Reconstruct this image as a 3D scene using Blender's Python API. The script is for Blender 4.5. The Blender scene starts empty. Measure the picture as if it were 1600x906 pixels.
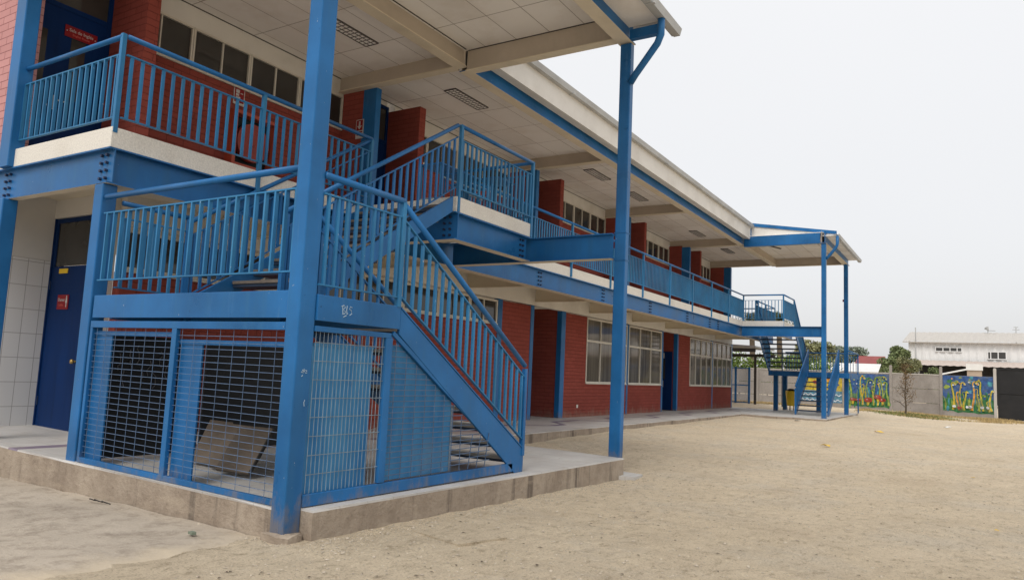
import bpy, math, random
from mathutils import Matrix, Vector, noise
random.seed(7)
S = bpy.context.scene
COL = S.collection

# ------------------------------------------------------------------ camera
cam_d = bpy.data.cameras.new('camera')
cam = bpy.data.objects.new('camera', cam_d)
COL.objects.link(cam)
right = Vector((0.850, 0.524, 0.045)).normalized()
down = Vector((-0.019, 0.116, -0.993))
fwd = right.cross(down).normalized()
down = fwd.cross(right).normalized()
cam.matrix_world = Matrix(((right.x, -down.x, -fwd.x, 0.0), (right.y, -down.y, -fwd.y, 0.0),
                           (right.z, -down.z, -fwd.z, 1.1), (0, 0, 0, 1)))
cam_d.sensor_width = 36
cam_d.lens = 36 * 1164.03 / 1600
cam_d.clip_start = 0.05
cam_d.clip_end = 2000
S.camera = cam

# ------------------------------------------------------------------ world, sun, exposure
W = bpy.data.worlds.new('World')
S.world = W
W.use_nodes = True
nt = W.node_tree
nt.nodes.clear()
SUN_EL, SUN_ROT = math.radians(52), math.radians(172)
sky = nt.nodes.new('ShaderNodeTexSky')
sky.sky_type = 'NISHITA'
sky.sun_disc = False
sky.sun_elevation = SUN_EL
sky.sun_rotation = SUN_ROT
sky.dust_density = 4
hsv = nt.nodes.new('ShaderNodeHueSaturation')
hsv.inputs['Saturation'].default_value = 0.35
nt.links.new(sky.outputs[0], hsv.inputs['Color'])
b1 = nt.nodes.new('ShaderNodeBackground')
b1.inputs[1].default_value = 0.05
nt.links.new(hsv.outputs[0], b1.inputs[0])
# overcast layer: slightly brighter overhead than at the horizon, with faint cloud mottling
tc = nt.nodes.new('ShaderNodeTexCoord')
sep = nt.nodes.new('ShaderNodeSeparateXYZ')
nt.links.new(tc.outputs['Generated'], sep.inputs[0])
cr = nt.nodes.new('ShaderNodeValToRGB')
cr.color_ramp.elements[0].position = 0.0
cr.color_ramp.elements[0].color = (0.62, 0.618, 0.622, 1)
cr.color_ramp.elements[1].position = 0.62
cr.color_ramp.elements[1].color = (0.835, 0.835, 0.838, 1)
nt.links.new(sep.outputs['Z'], cr.inputs[0])
ns = nt.nodes.new('ShaderNodeTexNoise')
ns.inputs['Scale'].default_value = 1.6
ns.inputs['Detail'].default_value = 3
nt.links.new(tc.outputs['Generated'], ns.inputs['Vector'])
mr = nt.nodes.new('ShaderNodeMapRange')
mr.inputs['To Min'].default_value = 0.96
mr.inputs['To Max'].default_value = 1.04
nt.links.new(ns.outputs['Fac'], mr.inputs['Value'])
b2 = nt.nodes.new('ShaderNodeBackground')
nt.links.new(cr.outputs[0], b2.inputs[0])
nt.links.new(mr.outputs[0], b2.inputs[1])
ad = nt.nodes.new('ShaderNodeAddShader')
wo = nt.nodes.new('ShaderNodeOutputWorld')
nt.links.new(b1.outputs[0], ad.inputs[0])
nt.links.new(b2.outputs[0], ad.inputs[1])
nt.links.new(ad.outputs[0], wo.inputs[0])

sd = bpy.data.lights.new('sun', 'SUN')
sd.energy = 1.5
sd.angle = math.radians(25)
sd.color = (1.0, 0.96, 0.9)
sun = bpy.data.objects.new('sun', sd)
COL.objects.link(sun)
sdir = Vector((math.sin(SUN_ROT) * math.cos(SUN_EL), math.cos(SUN_ROT) * math.cos(SUN_EL), math.sin(SUN_EL)))
sun.rotation_euler = sdir.to_track_quat('Z', 'Y').to_euler()
sun.location = sdir * 60

S.view_settings.view_transform = 'Standard'
S.view_settings.look = 'None'
S.view_settings.exposure = 0.0
S.view_settings.gamma = 1.0
S.view_settings.use_curve_mapping = False
S.render.engine = 'CYCLES'
S.cycles.max_bounces = 8
S.cycles.diffuse_bounces = 4

# ------------------------------------------------------------------ materials
class NT:
    def __init__(self, name):
        self.m = bpy.data.materials.new(name)
        self.m.use_nodes = True
        self.t = self.m.node_tree
        self.b = self.t.nodes['Principled BSDF']
        self._pos = None
    def n(self, typ, **kw):
        x = self.t.nodes.new(typ)
        for k, v in kw.items():
            if hasattr(x, k): setattr(x, k, v)
            else: x.inputs[k.replace('_', ' ')].default_value = v
        return x
    def l(self, a, b): self.t.links.new(a, b)
    def pos(self):
        if not self._pos: self._pos = self.n('ShaderNodeNewGeometry')
        return self._pos.outputs['Position']
    def scaled(self, s):
        mp = self.n('ShaderNodeMapping')
        mp.inputs['Scale'].default_value = s
        self.l(self.pos(), mp.inputs['Vector'])
        return mp.outputs[0]
    def noise(self, scale, detail=4, vec=None, rough=0.55):
        x = self.n('ShaderNodeTexNoise')
        x.inputs['Scale'].default_value = scale
        x.inputs['Detail'].default_value = detail
        x.inputs['Roughness'].default_value = rough
        self.l(vec if vec is not None else self.pos(), x.inputs['Vector'])
        return x.outputs['Fac']
    def ramp(self, f, stops):
        r = self.n('ShaderNodeValToRGB')
        els = r.color_ramp.elements
        while len(els) < len(stops): els.new(0.5)
        for e, (p, c) in zip(els, stops):
            e.position = p
            e.color = (c[0], c[1], c[2], 1) if not isinstance(c, (int, float)) else (c, c, c, 1)
        self.l(f, r.inputs[0])
        return r.outputs[0]
    def mix(self, f, a, b, mode='MIX'):
        x = self.n('ShaderNodeMix')
        x.data_type = 'RGBA'
        x.blend_type = mode
        for sock, v in ((x.inputs[0], f), (x.inputs[6], a), (x.inputs[7], b)):
            if isinstance(v, (int, float)): sock.default_value = v
            elif isinstance(v, tuple): sock.default_value = (v[0], v[1], v[2], 1)
            else: self.l(v, sock)
        return x.outputs[2]
    def bump(self, h, strength=0.3, dist=0.01, prev=None):
        x = self.n('ShaderNodeBump')
        x.inputs['Strength'].default_value = strength
        x.inputs['Distance'].default_value = dist
        self.l(h, x.inputs['Height'])
        if prev is not None: self.l(prev, x.inputs['Normal'])
        return x.outputs[0]
    def wallvec(self):
        g = self.n('ShaderNodeNewGeometry')
        s = self.n('ShaderNodeSeparateXYZ'); self.l(g.outputs['Position'], s.inputs[0])
        a = self.n('ShaderNodeVectorMath', operation='ABSOLUTE'); self.l(g.outputs['True Normal'], a.inputs[0])
        sn = self.n('ShaderNodeSeparateXYZ'); self.l(a.outputs[0], sn.inputs[0])
        gt = self.n('ShaderNodeMath', operation='GREATER_THAN'); self.l(sn.outputs[0], gt.inputs[0]); gt.inputs[1].default_value = 0.5
        mx = self.n('ShaderNodeMix'); mx.data_type = 'FLOAT'
        self.l(gt.outputs[0], mx.inputs[0]); self.l(s.outputs[0], mx.inputs[2]); self.l(s.outputs[1], mx.inputs[3])
        c = self.n('ShaderNodeCombineXYZ'); self.l(mx.outputs[0], c.inputs[0]); self.l(s.outputs[2], c.inputs[1])
        return c.outputs[0]
    def done(self, col=None, rough=0.6, nrm=None, spec=0.4, metal=0.0):
        if col is not None:
            if isinstance(col, tuple): self.b.inputs['Base Color'].default_value = (col[0], col[1], col[2], 1)
            else: self.l(col, self.b.inputs['Base Color'])
        if isinstance(rough, (int, float)): self.b.inputs['Roughness'].default_value = rough
        else: self.l(rough, self.b.inputs['Roughness'])
        self.b.inputs['Specular IOR Level'].default_value = spec
        self.b.inputs['Metallic'].default_value = metal
        if nrm is not None: self.l(nrm, self.b.inputs['Normal'])
        return self.m

def sc(c, k): return tuple(min(1, x * k) for x in c)

def painted(name, c, rough=0.42, var=0.18, worn=None, spec=0.45, chips=True, dust=False):
    k = NT(name)
    big = k.noise(1.3, 5)
    col = k.ramp(big, [(0.3, sc(c, 1 - var)), (0.7, sc(c, 1 + var))])
    streak = k.noise(1.0, 5, k.scaled((9, 9, 0.7)))
    col = k.mix(k.ramp(streak, [(0.50, 0.0), (0.72, 0.55)]), col, worn or sc(c, 0.55))
    st2 = k.noise(1.0, 6, k.scaled((14, 14, 1.1)), rough=0.7)
    if chips: col = k.mix(k.ramp(st2, [(0.60, 0.0), (0.74, 0.45)]), col, (min(1, c[0] + .05), c[1] * 1.5, c[2] * 1.15))
    if chips:
        ch = k.noise(24, 3, rough=0.7)
        col = k.mix(k.ramp(ch, [(0.71, 0.0), (0.735, 0.75)]), col, sc(c, 0.35))
        c2 = k.noise(31, 2, k.scaled((1, 1, 0.6)), rough=0.7)
        col = k.mix(k.ramp(c2, [(0.745, 0.0), (0.765, 0.6)]), col, (0.5, 0.52, 0.54))
    if dust:
        # rust blooms and dried mud splashes low on the steel
        rs = k.noise(3.2, 6, rough=0.75)
        col = k.mix(k.ramp(rs, [(0.70, 0.0), (0.76, 0.55)]), col, (0.10, 0.055, 0.03))
        s_ = k.n('ShaderNodeSeparateXYZ'); k.l(k.pos(), s_.inputs[0])
        mr_ = k.n('ShaderNodeMapRange'); k.l(s_.outputs[2], mr_.inputs['Value'])
        mr_.inputs['From Min'].default_value = 0.45; mr_.inputs['From Max'].default_value = -0.25; mr_.inputs['To Min'].default_value = -0.45; mr_.inputs['To Max'].default_value = 0.25
        ad_ = k.n('ShaderNodeMath', operation='ADD'); k.l(mr_.outputs[0], ad_.inputs[0]); k.l(k.noise(6, 7, k.scaled((1, 1, 0.45)), rough=0.75), ad_.inputs[1])
        col = k.mix(k.ramp(ad_.outputs[0], [(0.46, 0.0), (0.66, 0.65)]), col, (0.20, 0.165, 0.125))
    fine = k.noise(60, 2)
    r = k.ramp(big, [(0.2, max(0.05, rough - 0.1)), (0.8, min(1, rough + 0.15))])
    return k.done(col, r, k.bump(fine, 0.08, 0.002), spec)

M = {}
M['blue'] = painted('blue_steel_paint', (0.016, 0.122, 0.320), 0.32, 0.26, (0.026, 0.125, 0.27), spec=0.22, dust=True)
M['blue_light'] = painted('worn_light_blue_paint', (0.026, 0.158, 0.335), 0.42, 0.30, (0.05, 0.20, 0.33), spec=0.22)
M['blue_dark'] = painted('dark_blue_door_paint', (0.004, 0.025, 0.105), 0.4, 0.12, chips=False, spec=0.10)
M['cream'] = None

def mk_brick(name, c, c2, mortar, bs=0.9):
    k = NT(name)
    v = k.wallvec()
    b = k.n('ShaderNodeTexBrick')
    b.offset = 0.5
    b.inputs['Scale'].default_value = 1.0
    b.inputs['Mortar Size'].default_value = 0.005
    b.inputs['Mortar Smooth'].default_value = 0.5
    b.inputs['Brick Width'].default_value = 0.29
    b.inputs['Row Height'].default_value = 0.098
    b.inputs['Bias'].default_value = 0.0
    b.inputs['Color1'].default_value = (*c, 1)
    b.inputs['Color2'].default_value = (*c2, 1)
    b.inputs['Mortar'].default_value = (*mortar, 1)
    k.l(v, b.inputs['Vector'])
    n1 = k.noise(0.9, 6)
    col = k.mix(k.ramp(n1, [(0.35, 0.0), (0.7, 0.45)]), b.outputs['Color'], sc(c, 0.62))
    s_ = k.n('ShaderNodeSeparateXYZ'); k.l(k.pos(), s_.inputs[0])
    mz = k.n('ShaderNodeMapRange'); k.l(s_.outputs[2], mz.inputs['Value'])
    mz.inputs['From Min'].default_value = 0.55; mz.inputs['From Max'].default_value = -0.15; mz.inputs['To Min'].default_value = -0.5; mz.inputs['To Max'].default_value = 0.22
    az = k.n('ShaderNodeMath', operation='ADD'); k.l(mz.outputs[0], az.inputs[0]); k.l(k.noise(4, 7, k.scaled((1, 1, 0.5)), rough=0.75), az.inputs[1])
    col = k.mix(k.ramp(az.outputs[0], [(0.46, 0.0), (0.72, 0.6)]), col, (0.27, 0.19, 0.145))
    n2 = k.noise(45, 3)
    inv = k.n('ShaderNodeMath', operation='SUBTRACT'); inv.inputs[0].default_value = 1.0; k.l(b.outputs['Fac'], inv.inputs[1])
    nr = k.bump(inv.outputs[0], bs, 0.008)
    nr = k.bump(n2, 0.25, 0.003, nr)
    return k.done(col, 0.85, nr, 0.06)
M['brick'] = mk_brick('red_painted_brick', (0.300, 0.075, 0.058), (0.262, 0.064, 0.050), (0.190, 0.048, 0.038))
M['brick_orange'] = mk_brick('orange_red_painted_brick', (0.33, 0.075, 0.045), (0.30, 0.066, 0.04), (0.20, 0.045, 0.03))
M['brick_pink'] = mk_brick('faded_pink_brick', (0.56, 0.29, 0.285), (0.52, 0.265, 0.26), (0.30, 0.12, 0.12))

def simple(name, c, rough=0.6, var=0.12, scale=2.0, fine=40, bs=0.15, bd=0.004, dirt=None, dscale=0.8, spec=0.3, dl=(0.5, 0.75), da=0.5):
    k = NT(name)
    n1 = k.noise(scale, 6)
    col = k.ramp(n1, [(0.3, sc(c, 1 - var)), (0.7, sc(c, 1 + var))])
    if dirt:
        n3 = k.noise(dscale, 7, rough=0.65)
        col = k.mix(k.ramp(n3, [(dl[0], 0.0), (dl[1], da)]), col, dirt)
    n2 = k.noise(fine, 4)
    return k.done(col, rough, k.bump(n2, bs, bd), spec)
M['cream'] = simple('cream_beam_paint', (0.68, 0.61, 0.48), 0.6, 0.07, 1.2, dirt=(0.34, 0.27, 0.18), dscale=1.1, dl=(0.55, 0.85))
M['cream_white'] = simple('white_cladding', (0.68, 0.66, 0.62), 0.6, 0.06, 1.5, dirt=(0.36, 0.32, 0.26), dscale=0.7, dl=(0.5, 0.85), da=0.6)
M['frame'] = simple('cream_window_frame', (0.62, 0.59, 0.52), 0.45, 0.06)
M['granite'] = simple('granulated_slab_edge', (0.68, 0.65, 0.59), 0.85, 0.14, 55, 70, 0.7, 0.006, dirt=(0.40, 0.35, 0.28), dscale=1.2, dl=(0.5, 0.8), da=0.4)
M['galv'] = simple('galvanised_gutter', (0.42, 0.43, 0.43), 0.45, 0.12, spec=0.5, dirt=(0.25, 0.23, 0.2))
M['roof'] = simple('grey_roof_sheet', (0.33, 0.33, 0.32), 0.6, 0.1)
M['red_sign'] = simple('red_sign_plastic', (0.25, 0.010, 0.014), 0.4, 0.05)
M['white'] = simple('white_sign_print', (0.52, 0.51, 0.50), 0.5, 0.03)
M['faint_red'] = simple('pale_red_print', (0.62, 0.13, 0.11), 0.5, 0.03)
M['black'] = simple('black_board_paint', (0.012, 0.013, 0.015), 0.6, 0.2)
M['chalk'] = simple('chalk', (0.13, 0.13, 0.14), 0.9, 0.2)
M['brass'] = simple('brass', (0.55, 0.38, 0.14), 0.3, 0.1)
M['brass'].node_tree.nodes['Principled BSDF'].inputs['Metallic'].default_value = 0.8
M['yellow'] = simple('yellow_plastic', (0.75, 0.50, 0.03), 0.45, 0.1)
M['bolt'] = simple('dark_bolt_steel', (0.02, 0.035, 0.08), 0.5, 0.2)
M['white_paint'] = simple('white_wall_paint', (0.66, 0.64, 0.60), 0.7, 0.05, dirt=(0.45, 0.42, 0.38), dl=(0.55, 0.9), da=0.3)
M['reel'] = simple('red_hose_reel', (0.28, 0.045, 0.035), 0.5, 0.15)
M['cabinet_red'] = simple('orange_red_cabinet', (0.42, 0.075, 0.04), 0.45, 0.1)
M['tread'] = simple('stone_stair_tread', (0.40, 0.37, 0.33), 0.7, 0.15, 8, dirt=(0.25, 0.22, 0.19), dl=(0.5, 0.8), da=0.5)
M['tread_dark'] = simple('worn_brown_tread', (0.15, 0.125, 0.105), 0.8, 0.2, 8)
M['dark_metal'] = simple('dark_tread_steel', (0.025, 0.04, 0.07), 0.5, 0.2)
M['wire'] = simple('blue_grey_wire', (0.075, 0.13, 0.23), 0.4, 0.25, 9, spec=0.5)
M['wire_light'] = simple('worn_grey_wire', (0.20, 0.26, 0.31), 0.45, 0.3, 9, spec=0.5)
M['board_tan'] = simple('dusty_brown_board', (0.17, 0.135, 0.105), 0.85, 0.2, 3, dirt=(0.12, 0.09, 0.07))
M['board_edge'] = simple('dark_board_edge', (0.05, 0.045, 0.04), 0.8, 0.2)
M['graffiti'] = simple('white_marker', (0.36, 0.46, 0.54), 0.7, 0.1)

def mk_glass(name, c, rough=0.06, stripes=None):
    k = NT(name)
    col = k.ramp(k.noise(0.8, 3), [(0.35, sc(c, 0.7)), (0.7, sc(c, 1.3))])
    if stripes:
        s = k.noise(1.0, 3, k.scaled((9, 9, 0.25)))
        col = k.mix(k.ramp(s, [(0.4, 0.0), (0.65, 0.8)]), col, stripes)
    nr = k.bump(k.noise(0.9, 2), 0.10, 0.02)
    return k.done(col, rough, nr, 0.5)
M['glass'] = mk_glass('dark_window_glass', (0.048, 0.046, 0.043))
M['glass_lower'] = mk_glass('curtained_window_glass', (0.092, 0.082, 0.067), 0.07, (0.165, 0.150, 0.125))

def mk_web():
    k = NT('ribbed_grey_brown_web')
    n1 = k.noise(1.1, 6, rough=0.65)
    col = k.ramp(n1, [(0.3, (0.47, 0.41, 0.34)), (0.7, (0.58, 0.51, 0.43))])
    w = k.n('ShaderNodeTexWave'); w.wave_type = 'BANDS'; w.bands_direction = 'X'
    w.inputs['Scale'].default_value = 14.0
    k.l(k.wallvec(), w.inputs['Vector'])
    col = k.mix(k.ramp(w.outputs['Fac'], [(0.2, 0.35), (0.6, 0.0)]), col, (0.30, 0.25, 0.20))
    return k.done(col, 0.75, k.bump(w.outputs['Fac'], 0.4, 0.006), 0.15)
M['web'] = mk_web()
def mk_soffit():
    k = NT('white_ceiling_panels')
    s = k.n('ShaderNodeSeparateXYZ'); k.l(k.pos(), s.inputs[0])
    def seam(out, off, per, w):
        a = k.n('ShaderNodeMath', operation='ADD'); k.l(out, a.inputs[0]); a.inputs[1].default_value = off
        m = k.n('ShaderNodeMath', operation='PINGPONG'); k.l(a.outputs[0], m.inputs[0]); m.inputs[1].default_value = per / 2
        l = k.n('ShaderNodeMath', operation='LESS_THAN'); k.l(m.outputs[0], l.inputs[0]); l.inputs[1].default_value = w
        return l.outputs[0]
    a = seam(s.outputs[0], 5.89, 0.64, 0.006)
    b = seam(s.outputs[1], -9.32, 1.22, 0.007)
    mx = k.n('ShaderNodeMath', operation='MAXIMUM'); k.l(a, mx.inputs[0]); k.l(b, mx.inputs[1])
    # each board has its own slight tone
    sn = k.n('ShaderNodeVectorMath', operation='SNAP')
    sh = k.n('ShaderNodeVectorMath', operation='ADD'); k.l(k.pos(), sh.inputs[0]); sh.inputs[1].default_value = (5.89, -9.32, 0)
    k.l(sh.outputs[0], sn.inputs[0]); sn.inputs[1].default_value = (0.64, 1.22, 9)
    wn = k.n('ShaderNodeTexWhiteNoise'); k.l(sn.outputs[0], wn.inputs['Vector'])
    base = k.ramp(wn.outputs['Value'], [(0.0, (0.82, 0.795, 0.765)), (1.0, (0.90, 0.875, 0.845))])
    st = k.noise(0.7, 6, rough=0.65)
    base = k.mix(k.ramp(st, [(0.50, 0.0), (0.80, 0.55)]), base, (0.55, 0.47, 0.37))
    col = k.mix(mx.outputs[0], base, (0.36, 0.32, 0.285))
    inv = k.n('ShaderNodeMath', operation='SUBTRACT'); inv.inputs[0].default_value = 1.0; k.l(mx.outputs[0], inv.inputs[1])
    return k.done(col, 0.8, k.bump(inv.outputs[0], 0.6, 0.008), 0.2)
M['soffit'] = mk_soffit()

def mk_tile(name, c, w, h, mortar):
    k = NT(name)
    b = k.n('ShaderNodeTexBrick')
    b.offset = 0.0
    b.inputs['Scale'].default_value = 1.0
    b.inputs['Mortar Size'].default_value = 0.004
    b.inputs['Brick Width'].default_value = w
    b.inputs['Row Height'].default_value = h
    b.inputs['Color1'].default_value = (*c, 1); b.inputs['Color2'].default_value = (*sc(c, 0.95), 1); b.inputs['Mortar'].default_value = (*mortar, 1)
    k.l(k.wallvec(), b.inputs['Vector'])
    return k.done(b.outputs['Color'], 0.25, k.bump(k.noise(1.5, 2), 0.05, 0.01), 0.5)
M['tile'] = mk_tile('white_wall_tile', (0.74, 0.73, 0.71), 0.205, 0.33, (0.38, 0.36, 0.34))

def mk_floor(name, bands):
    k = NT(name)
    s = k.n('ShaderNodeSeparateXYZ'); k.l(k.pos(), s.inputs[0])
    n1 = k.noise(1.1, 7, rough=0.65)
    col = k.ramp(n1, [(0.3, (0.44, 0.42, 0.40)), (0.7, (0.58, 0.56, 0.53))])
    b = k.n('ShaderNodeTexBrick'); b.offset = 0.0
    b.inputs['Scale'].default_value = 1.0; b.inputs['Mortar Size'].default_value = 0.004
    b.inputs['Brick Width'].default_value = 0.33; b.inputs['Row Height'].default_value = 0.33
    b.inputs['Color1'].default_value = (1, 1, 1, 1); b.inputs['Color2'].default_value = (0.95, 0.95, 0.95, 1); b.inputs['Mortar'].default_value = (0.72, 0.7, 0.68, 1)
    k.l(k.pos(), b.inputs['Vector'])
    col = k.mix(1.0, col, b.outputs['Color'], 'MULTIPLY')
    if bands:
        # zig-zag bands of purple-grey floor tile
        pp = k.n('ShaderNodeMath', operation='PINGPONG'); k.l(s.outputs[1], pp.inputs[0]); pp.inputs[1].default_value = 1.55
        lim = k.n('ShaderNodeMath', operation='MINIMUM'); k.l(pp.outputs[0], lim.inputs[0]); lim.inputs[1].default_value = 0.9
        lo = k.n('ShaderNodeMath', operation='MAXIMUM'); k.l(lim.outputs[0], lo.inputs[0]); lo.inputs[1].default_value = 0.3
        ad = k.n('ShaderNodeMath', operation='ADD'); k.l(s.outputs[0], ad.inputs[0]); k.l(lo.outputs[0], ad.inputs[1])
        d = k.n('ShaderNodeMath', operation='ADD'); k.l(ad.outputs[0], d.inputs[0]); d.inputs[1].default_value = 7.95
        ab = k.n('ShaderNodeMath', operation='ABSOLUTE'); k.l(d.outputs[0], ab.inputs[0])
        lt = k.n('ShaderNodeMath', operation='LESS_THAN'); k.l(ab.outputs[0], lt.inputs[0]); lt.inputs[1].default_value = 0.10
        col = k.mix(lt.outputs[0], col, (0.20, 0.16, 0.21))
    d2 = k.noise(2.4, 6, rough=0.7)
    col = k.mix(k.ramp(d2, [(0.5, 0.0), (0.8, 0.55)]), col, (0.34, 0.29, 0.23))
    return k.done(col, 0.5, k.bump(k.noise(30, 3), 0.1, 0.003), 0.4)
M['floor'] = mk_floor('pale_tile_floor', True)
M['floor_plain'] = mk_floor('pale_plinth_floor', False)

def mk_concrete(name, a, b_, stain, sscale=1.5, joints=None):
    k = NT(name)
    n1 = k.noise(2.2, 8, rough=0.68)
    col = k.ramp(n1, [(0.28, a), (0.72, b_)])
    n2 = k.noise(sscale, 8, k.scaled((1.4, 1.4, 0.7)), rough=0.7)
    col = k.mix(k.ramp(n2, [(0.48, 0.0), (0.72, 0.75)]), col, stain)
    n3 = k.noise(14, 6, rough=0.7)
    col = k.mix(k.ramp(n3, [(0.56, 0.0), (0.68, 0.35)]), col, sc(stain, 0.7))
    if joints:
        j = k.noise(1.0, 4, k.scaled((4.6, 4.6, 0.35)), rough=0.6)
        col = k.mix(k.ramp(j, [(0.56, 0.0), (0.66, 0.8)]), col, joints)
        j2 = k.noise(1.0, 5, k.scaled((2.0, 2.0, 9.0)), rough=0.6)
        col = k.mix(k.ramp(j2, [(0.58, 0.0), (0.7, 0.35)]), col, (0.46, 0.38, 0.29))
    nr = k.bump(n3, 0.7, 0.03)
    nr = k.bump(k.noise(70, 3), 0.5, 0.005, nr)
    return k.done(col, 0.9, nr, 0.2)
M['plinth'] = mk_concrete('stained_plinth_concrete', (0.27, 0.215, 0.165), (0.43, 0.36, 0.285), (0.19, 0.145, 0.11), joints=(0.13, 0.105, 0.085))
M['wallconc'] = mk_concrete('grey_precast_concrete', (0.27, 0.245, 0.222), (0.36, 0.33, 0.30), (0.19, 0.168, 0.148), 0.5)

def mk_sand():
    k = NT('trodden_sand')
    n0 = k.noise(0.22, 6, rough=0.6)
    col = k.ramp(n0, [(0.3, (0.62, 0.508, 0.360)), (0.7, (0.72, 0.603, 0.447))])
    g1 = k.noise(0.8, 7, rough=0.7)
    col = k.mix(k.ramp(g1, [(0.48, 0.0), (0.62, 0.6)]), col, (0.59, 0.520, 0.42))
    n1 = k.noise(1.7, 9, k.scaled((1.0, 0.8, 1)), rough=0.75)
    col = k.mix(k.ramp(n1, [(0.46, 0.0), (0.66, 0.65)]), col, (0.54, 0.44, 0.315))
    n2 = k.noise(8, 7, k.scaled((1.5, 0.8, 1)), rough=0.78)
    col = k.mix(k.ramp(n2, [(0.53, 0.0), (0.64, 0.65)]), col, (0.33, 0.258, 0.172))
    col = k.mix(k.ramp(n2, [(0.34, 0.5), (0.45, 0.0)]), col, (0.76, 0.645, 0.475))
    n4 = k.noise(62, 5, rough=0.85)
    col = k.mix(k.ramp(n4, [(0.55, 0.0), (0.64, 0.8)]), col, (0.78, 0.68, 0.53))
    col = k.mix(k.ramp(n4, [(0.36, 0.85), (0.45, 0.0)]), col, (0.24, 0.185, 0.125))
    n5 = k.noise(0.5, 3)
    col = k.mix(k.ramp(n5, [(0.60, 0.0), (0.75, 0.3)]), col, (0.34, 0.235, 0.155))
    vo = k.n('ShaderNodeTexVoronoi'); vo.feature = 'SMOOTH_F1'; vo.inputs['Scale'].default_value = 3.6; vo.inputs['Smoothness'].default_value = 0.6
    k.l(k.scaled((1.0, 1.5, 1)), vo.inputs['Vector'])
    nr = k.bump(vo.outputs['Distance'], 0.35, 0.10)
    nr = k.bump(n1, 0.5, 0.06, nr)
    nr = k.bump(n2, 1.0, 0.05, nr)
    nr = k.bump(n4, 0.9, 0.012, nr)
    return k.done(col, 0.97, nr, 0.1)
M['sand'] = mk_sand()
def mk_path():
    k = NT('dusty_grey_concrete_path')
    n1 = k.noise(1.1, 8, rough=0.68)
    col = k.ramp(n1, [(0.28, (0.370, 0.318, 0.258)), (0.72, (0.485, 0.418, 0.338))])
    n2 = k.noise(4.5, 7, rough=0.72)
    col = k.mix(k.ramp(n2, [(0.48, 0.0), (0.66, 0.65)]), col, (0.22, 0.18, 0.14))
    n6 = k.noise(1.0, 7, k.scaled((1.2, 3.0, 1)), rough=0.75)
    col = k.mix(k.ramp(n6, [(0.55, 0.0), (0.70, 0.5)]), col, (0.25, 0.205, 0.16))
    # sand blown over the slab, thickest along its yard edge
    s_ = k.n('ShaderNodeSeparateXYZ'); k.l(k.pos(), s_.inputs[0])
    a = k.n('ShaderNodeMapRange'); k.l(s_.outputs[0], a.inputs['Value'])
    a.inputs['From Min'].default_value = -5.6; a.inputs['From Max'].default_value = -4.65; a.inputs['To Min'].default_value = -0.25; a.inputs['To Max'].default_value = 0.62
    w = k.n('ShaderNodeMath', operation='ADD'); k.l(a.outputs[0], w.inputs[0]); k.l(k.noise(2.6, 7, rough=0.7), w.inputs[1])
    col = k.mix(k.ramp(w.outputs[0], [(0.62, 0.0), (1.0, 0.9)]), col, (0.52, 0.435, 0.32))
    n4 = k.noise(58, 5, rough=0.82)
    col = k.mix(k.ramp(n4, [(0.56, 0.0), (0.66, 0.6)]), col, (0.54, 0.47, 0.38))
    col = k.mix(k.ramp(n4, [(0.30, 0.5), (0.37, 0.0)]), col, (0.19, 0.155, 0.12))
    nr = k.bump(n2, 0.7, 0.03)
    nr = k.bump(n4, 0.5, 0.006, nr)
    return k.done(col, 0.93, nr, 0.15)
M['path'] = mk_path()
M['soil_path_edge'] = M['path']

def mk_sheet():
    k = NT('weathered_light_blue_sheet')
    c = (0.075, 0.245, 0.44)
    n1 = k.noise(1.6, 6, k.scaled((2.5, 2.5, 0.8)))
    col = k.ramp(n1, [(0.3, (0.035, 0.165, 0.37)), (0.7, (0.075, 0.255, 0.46))])
    n2 = k.noise(5, 6, k.scaled((3, 3, 0.9)), rough=0.7)
    col = k.mix(k.ramp(n2, [(0.60, 0.0), (0.70, 0.7)]), col, (0.03, 0.11, 0.30))
    n3 = k.noise(20, 4, k.scaled((1, 1, 0.4)), rough=0.7)
    col = k.mix(k.ramp(n3, [(0.68, 0.0), (0.73, 0.8)]), col, (0.24, 0.30, 0.33))
    n4 = k.noise(1.1, 5, rough=0.7)
    col = k.mix(k.ramp(n4, [(0.56, 0.0), (0.74, 0.6)]), col, (0.17, 0.22, 0.25))
    return k.done(col, 0.6, k.bump(n3, 0.2, 0.004), 0.12)
M['sheet'] = mk_sheet()

def mk_leaf(name, c, trans=0.25):
    k = NT(name)
    oi = k.n('ShaderNodeNewGeometry')
    r = k.ramp(oi.outputs['Random Per Island'], [(0.0, sc(c, 0.55)), (0.6, c), (1.0, sc(c, 1.6))])
    m = k.done(r, 0.6, None, 0.25)
    k.b.inputs['Transmission Weight'].default_value = 0.0
    return m
M['leaf_olive'] = mk_leaf('olive_leaves', (0.20, 0.205, 0.10))
M['leaf_dark'] = mk_leaf('grey_green_leaves', (0.19, 0.22, 0.165))
M['leaf_mid'] = mk_leaf('mid_green_leaves', (0.16, 0.195, 0.085))
M['leaf_bright'] = mk_leaf('bright_hedge_leaves', (0.14, 0.20, 0.04))
M['leaf_palm'] = mk_leaf('palm_fronds', (0.12, 0.15, 0.10))
M['leaf_dry'] = mk_leaf('dry_sapling_leaves', (0.16, 0.10, 0.04))
M['grass_dry'] = mk_leaf('dry_straw_grass', (0.42, 0.31, 0.14))
M['grass_green'] = mk_leaf('green_grass_blades', (0.13, 0.17, 0.04))
M['bark'] = simple('bark', (0.11, 0.085, 0.06), 0.9, 0.2, 8)
M['wh_white'] = simple('white_corrugated_wall', (0.72, 0.72, 0.71), 0.5, 0.03)
M['wh_roof'] = simple('pale_beige_roof', (0.46, 0.43, 0.39), 0.6, 0.06)
M['annex_roof'] = simple('pinkish_annex_roof', (0.50, 0.42, 0.37), 0.7, 0.08)
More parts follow.
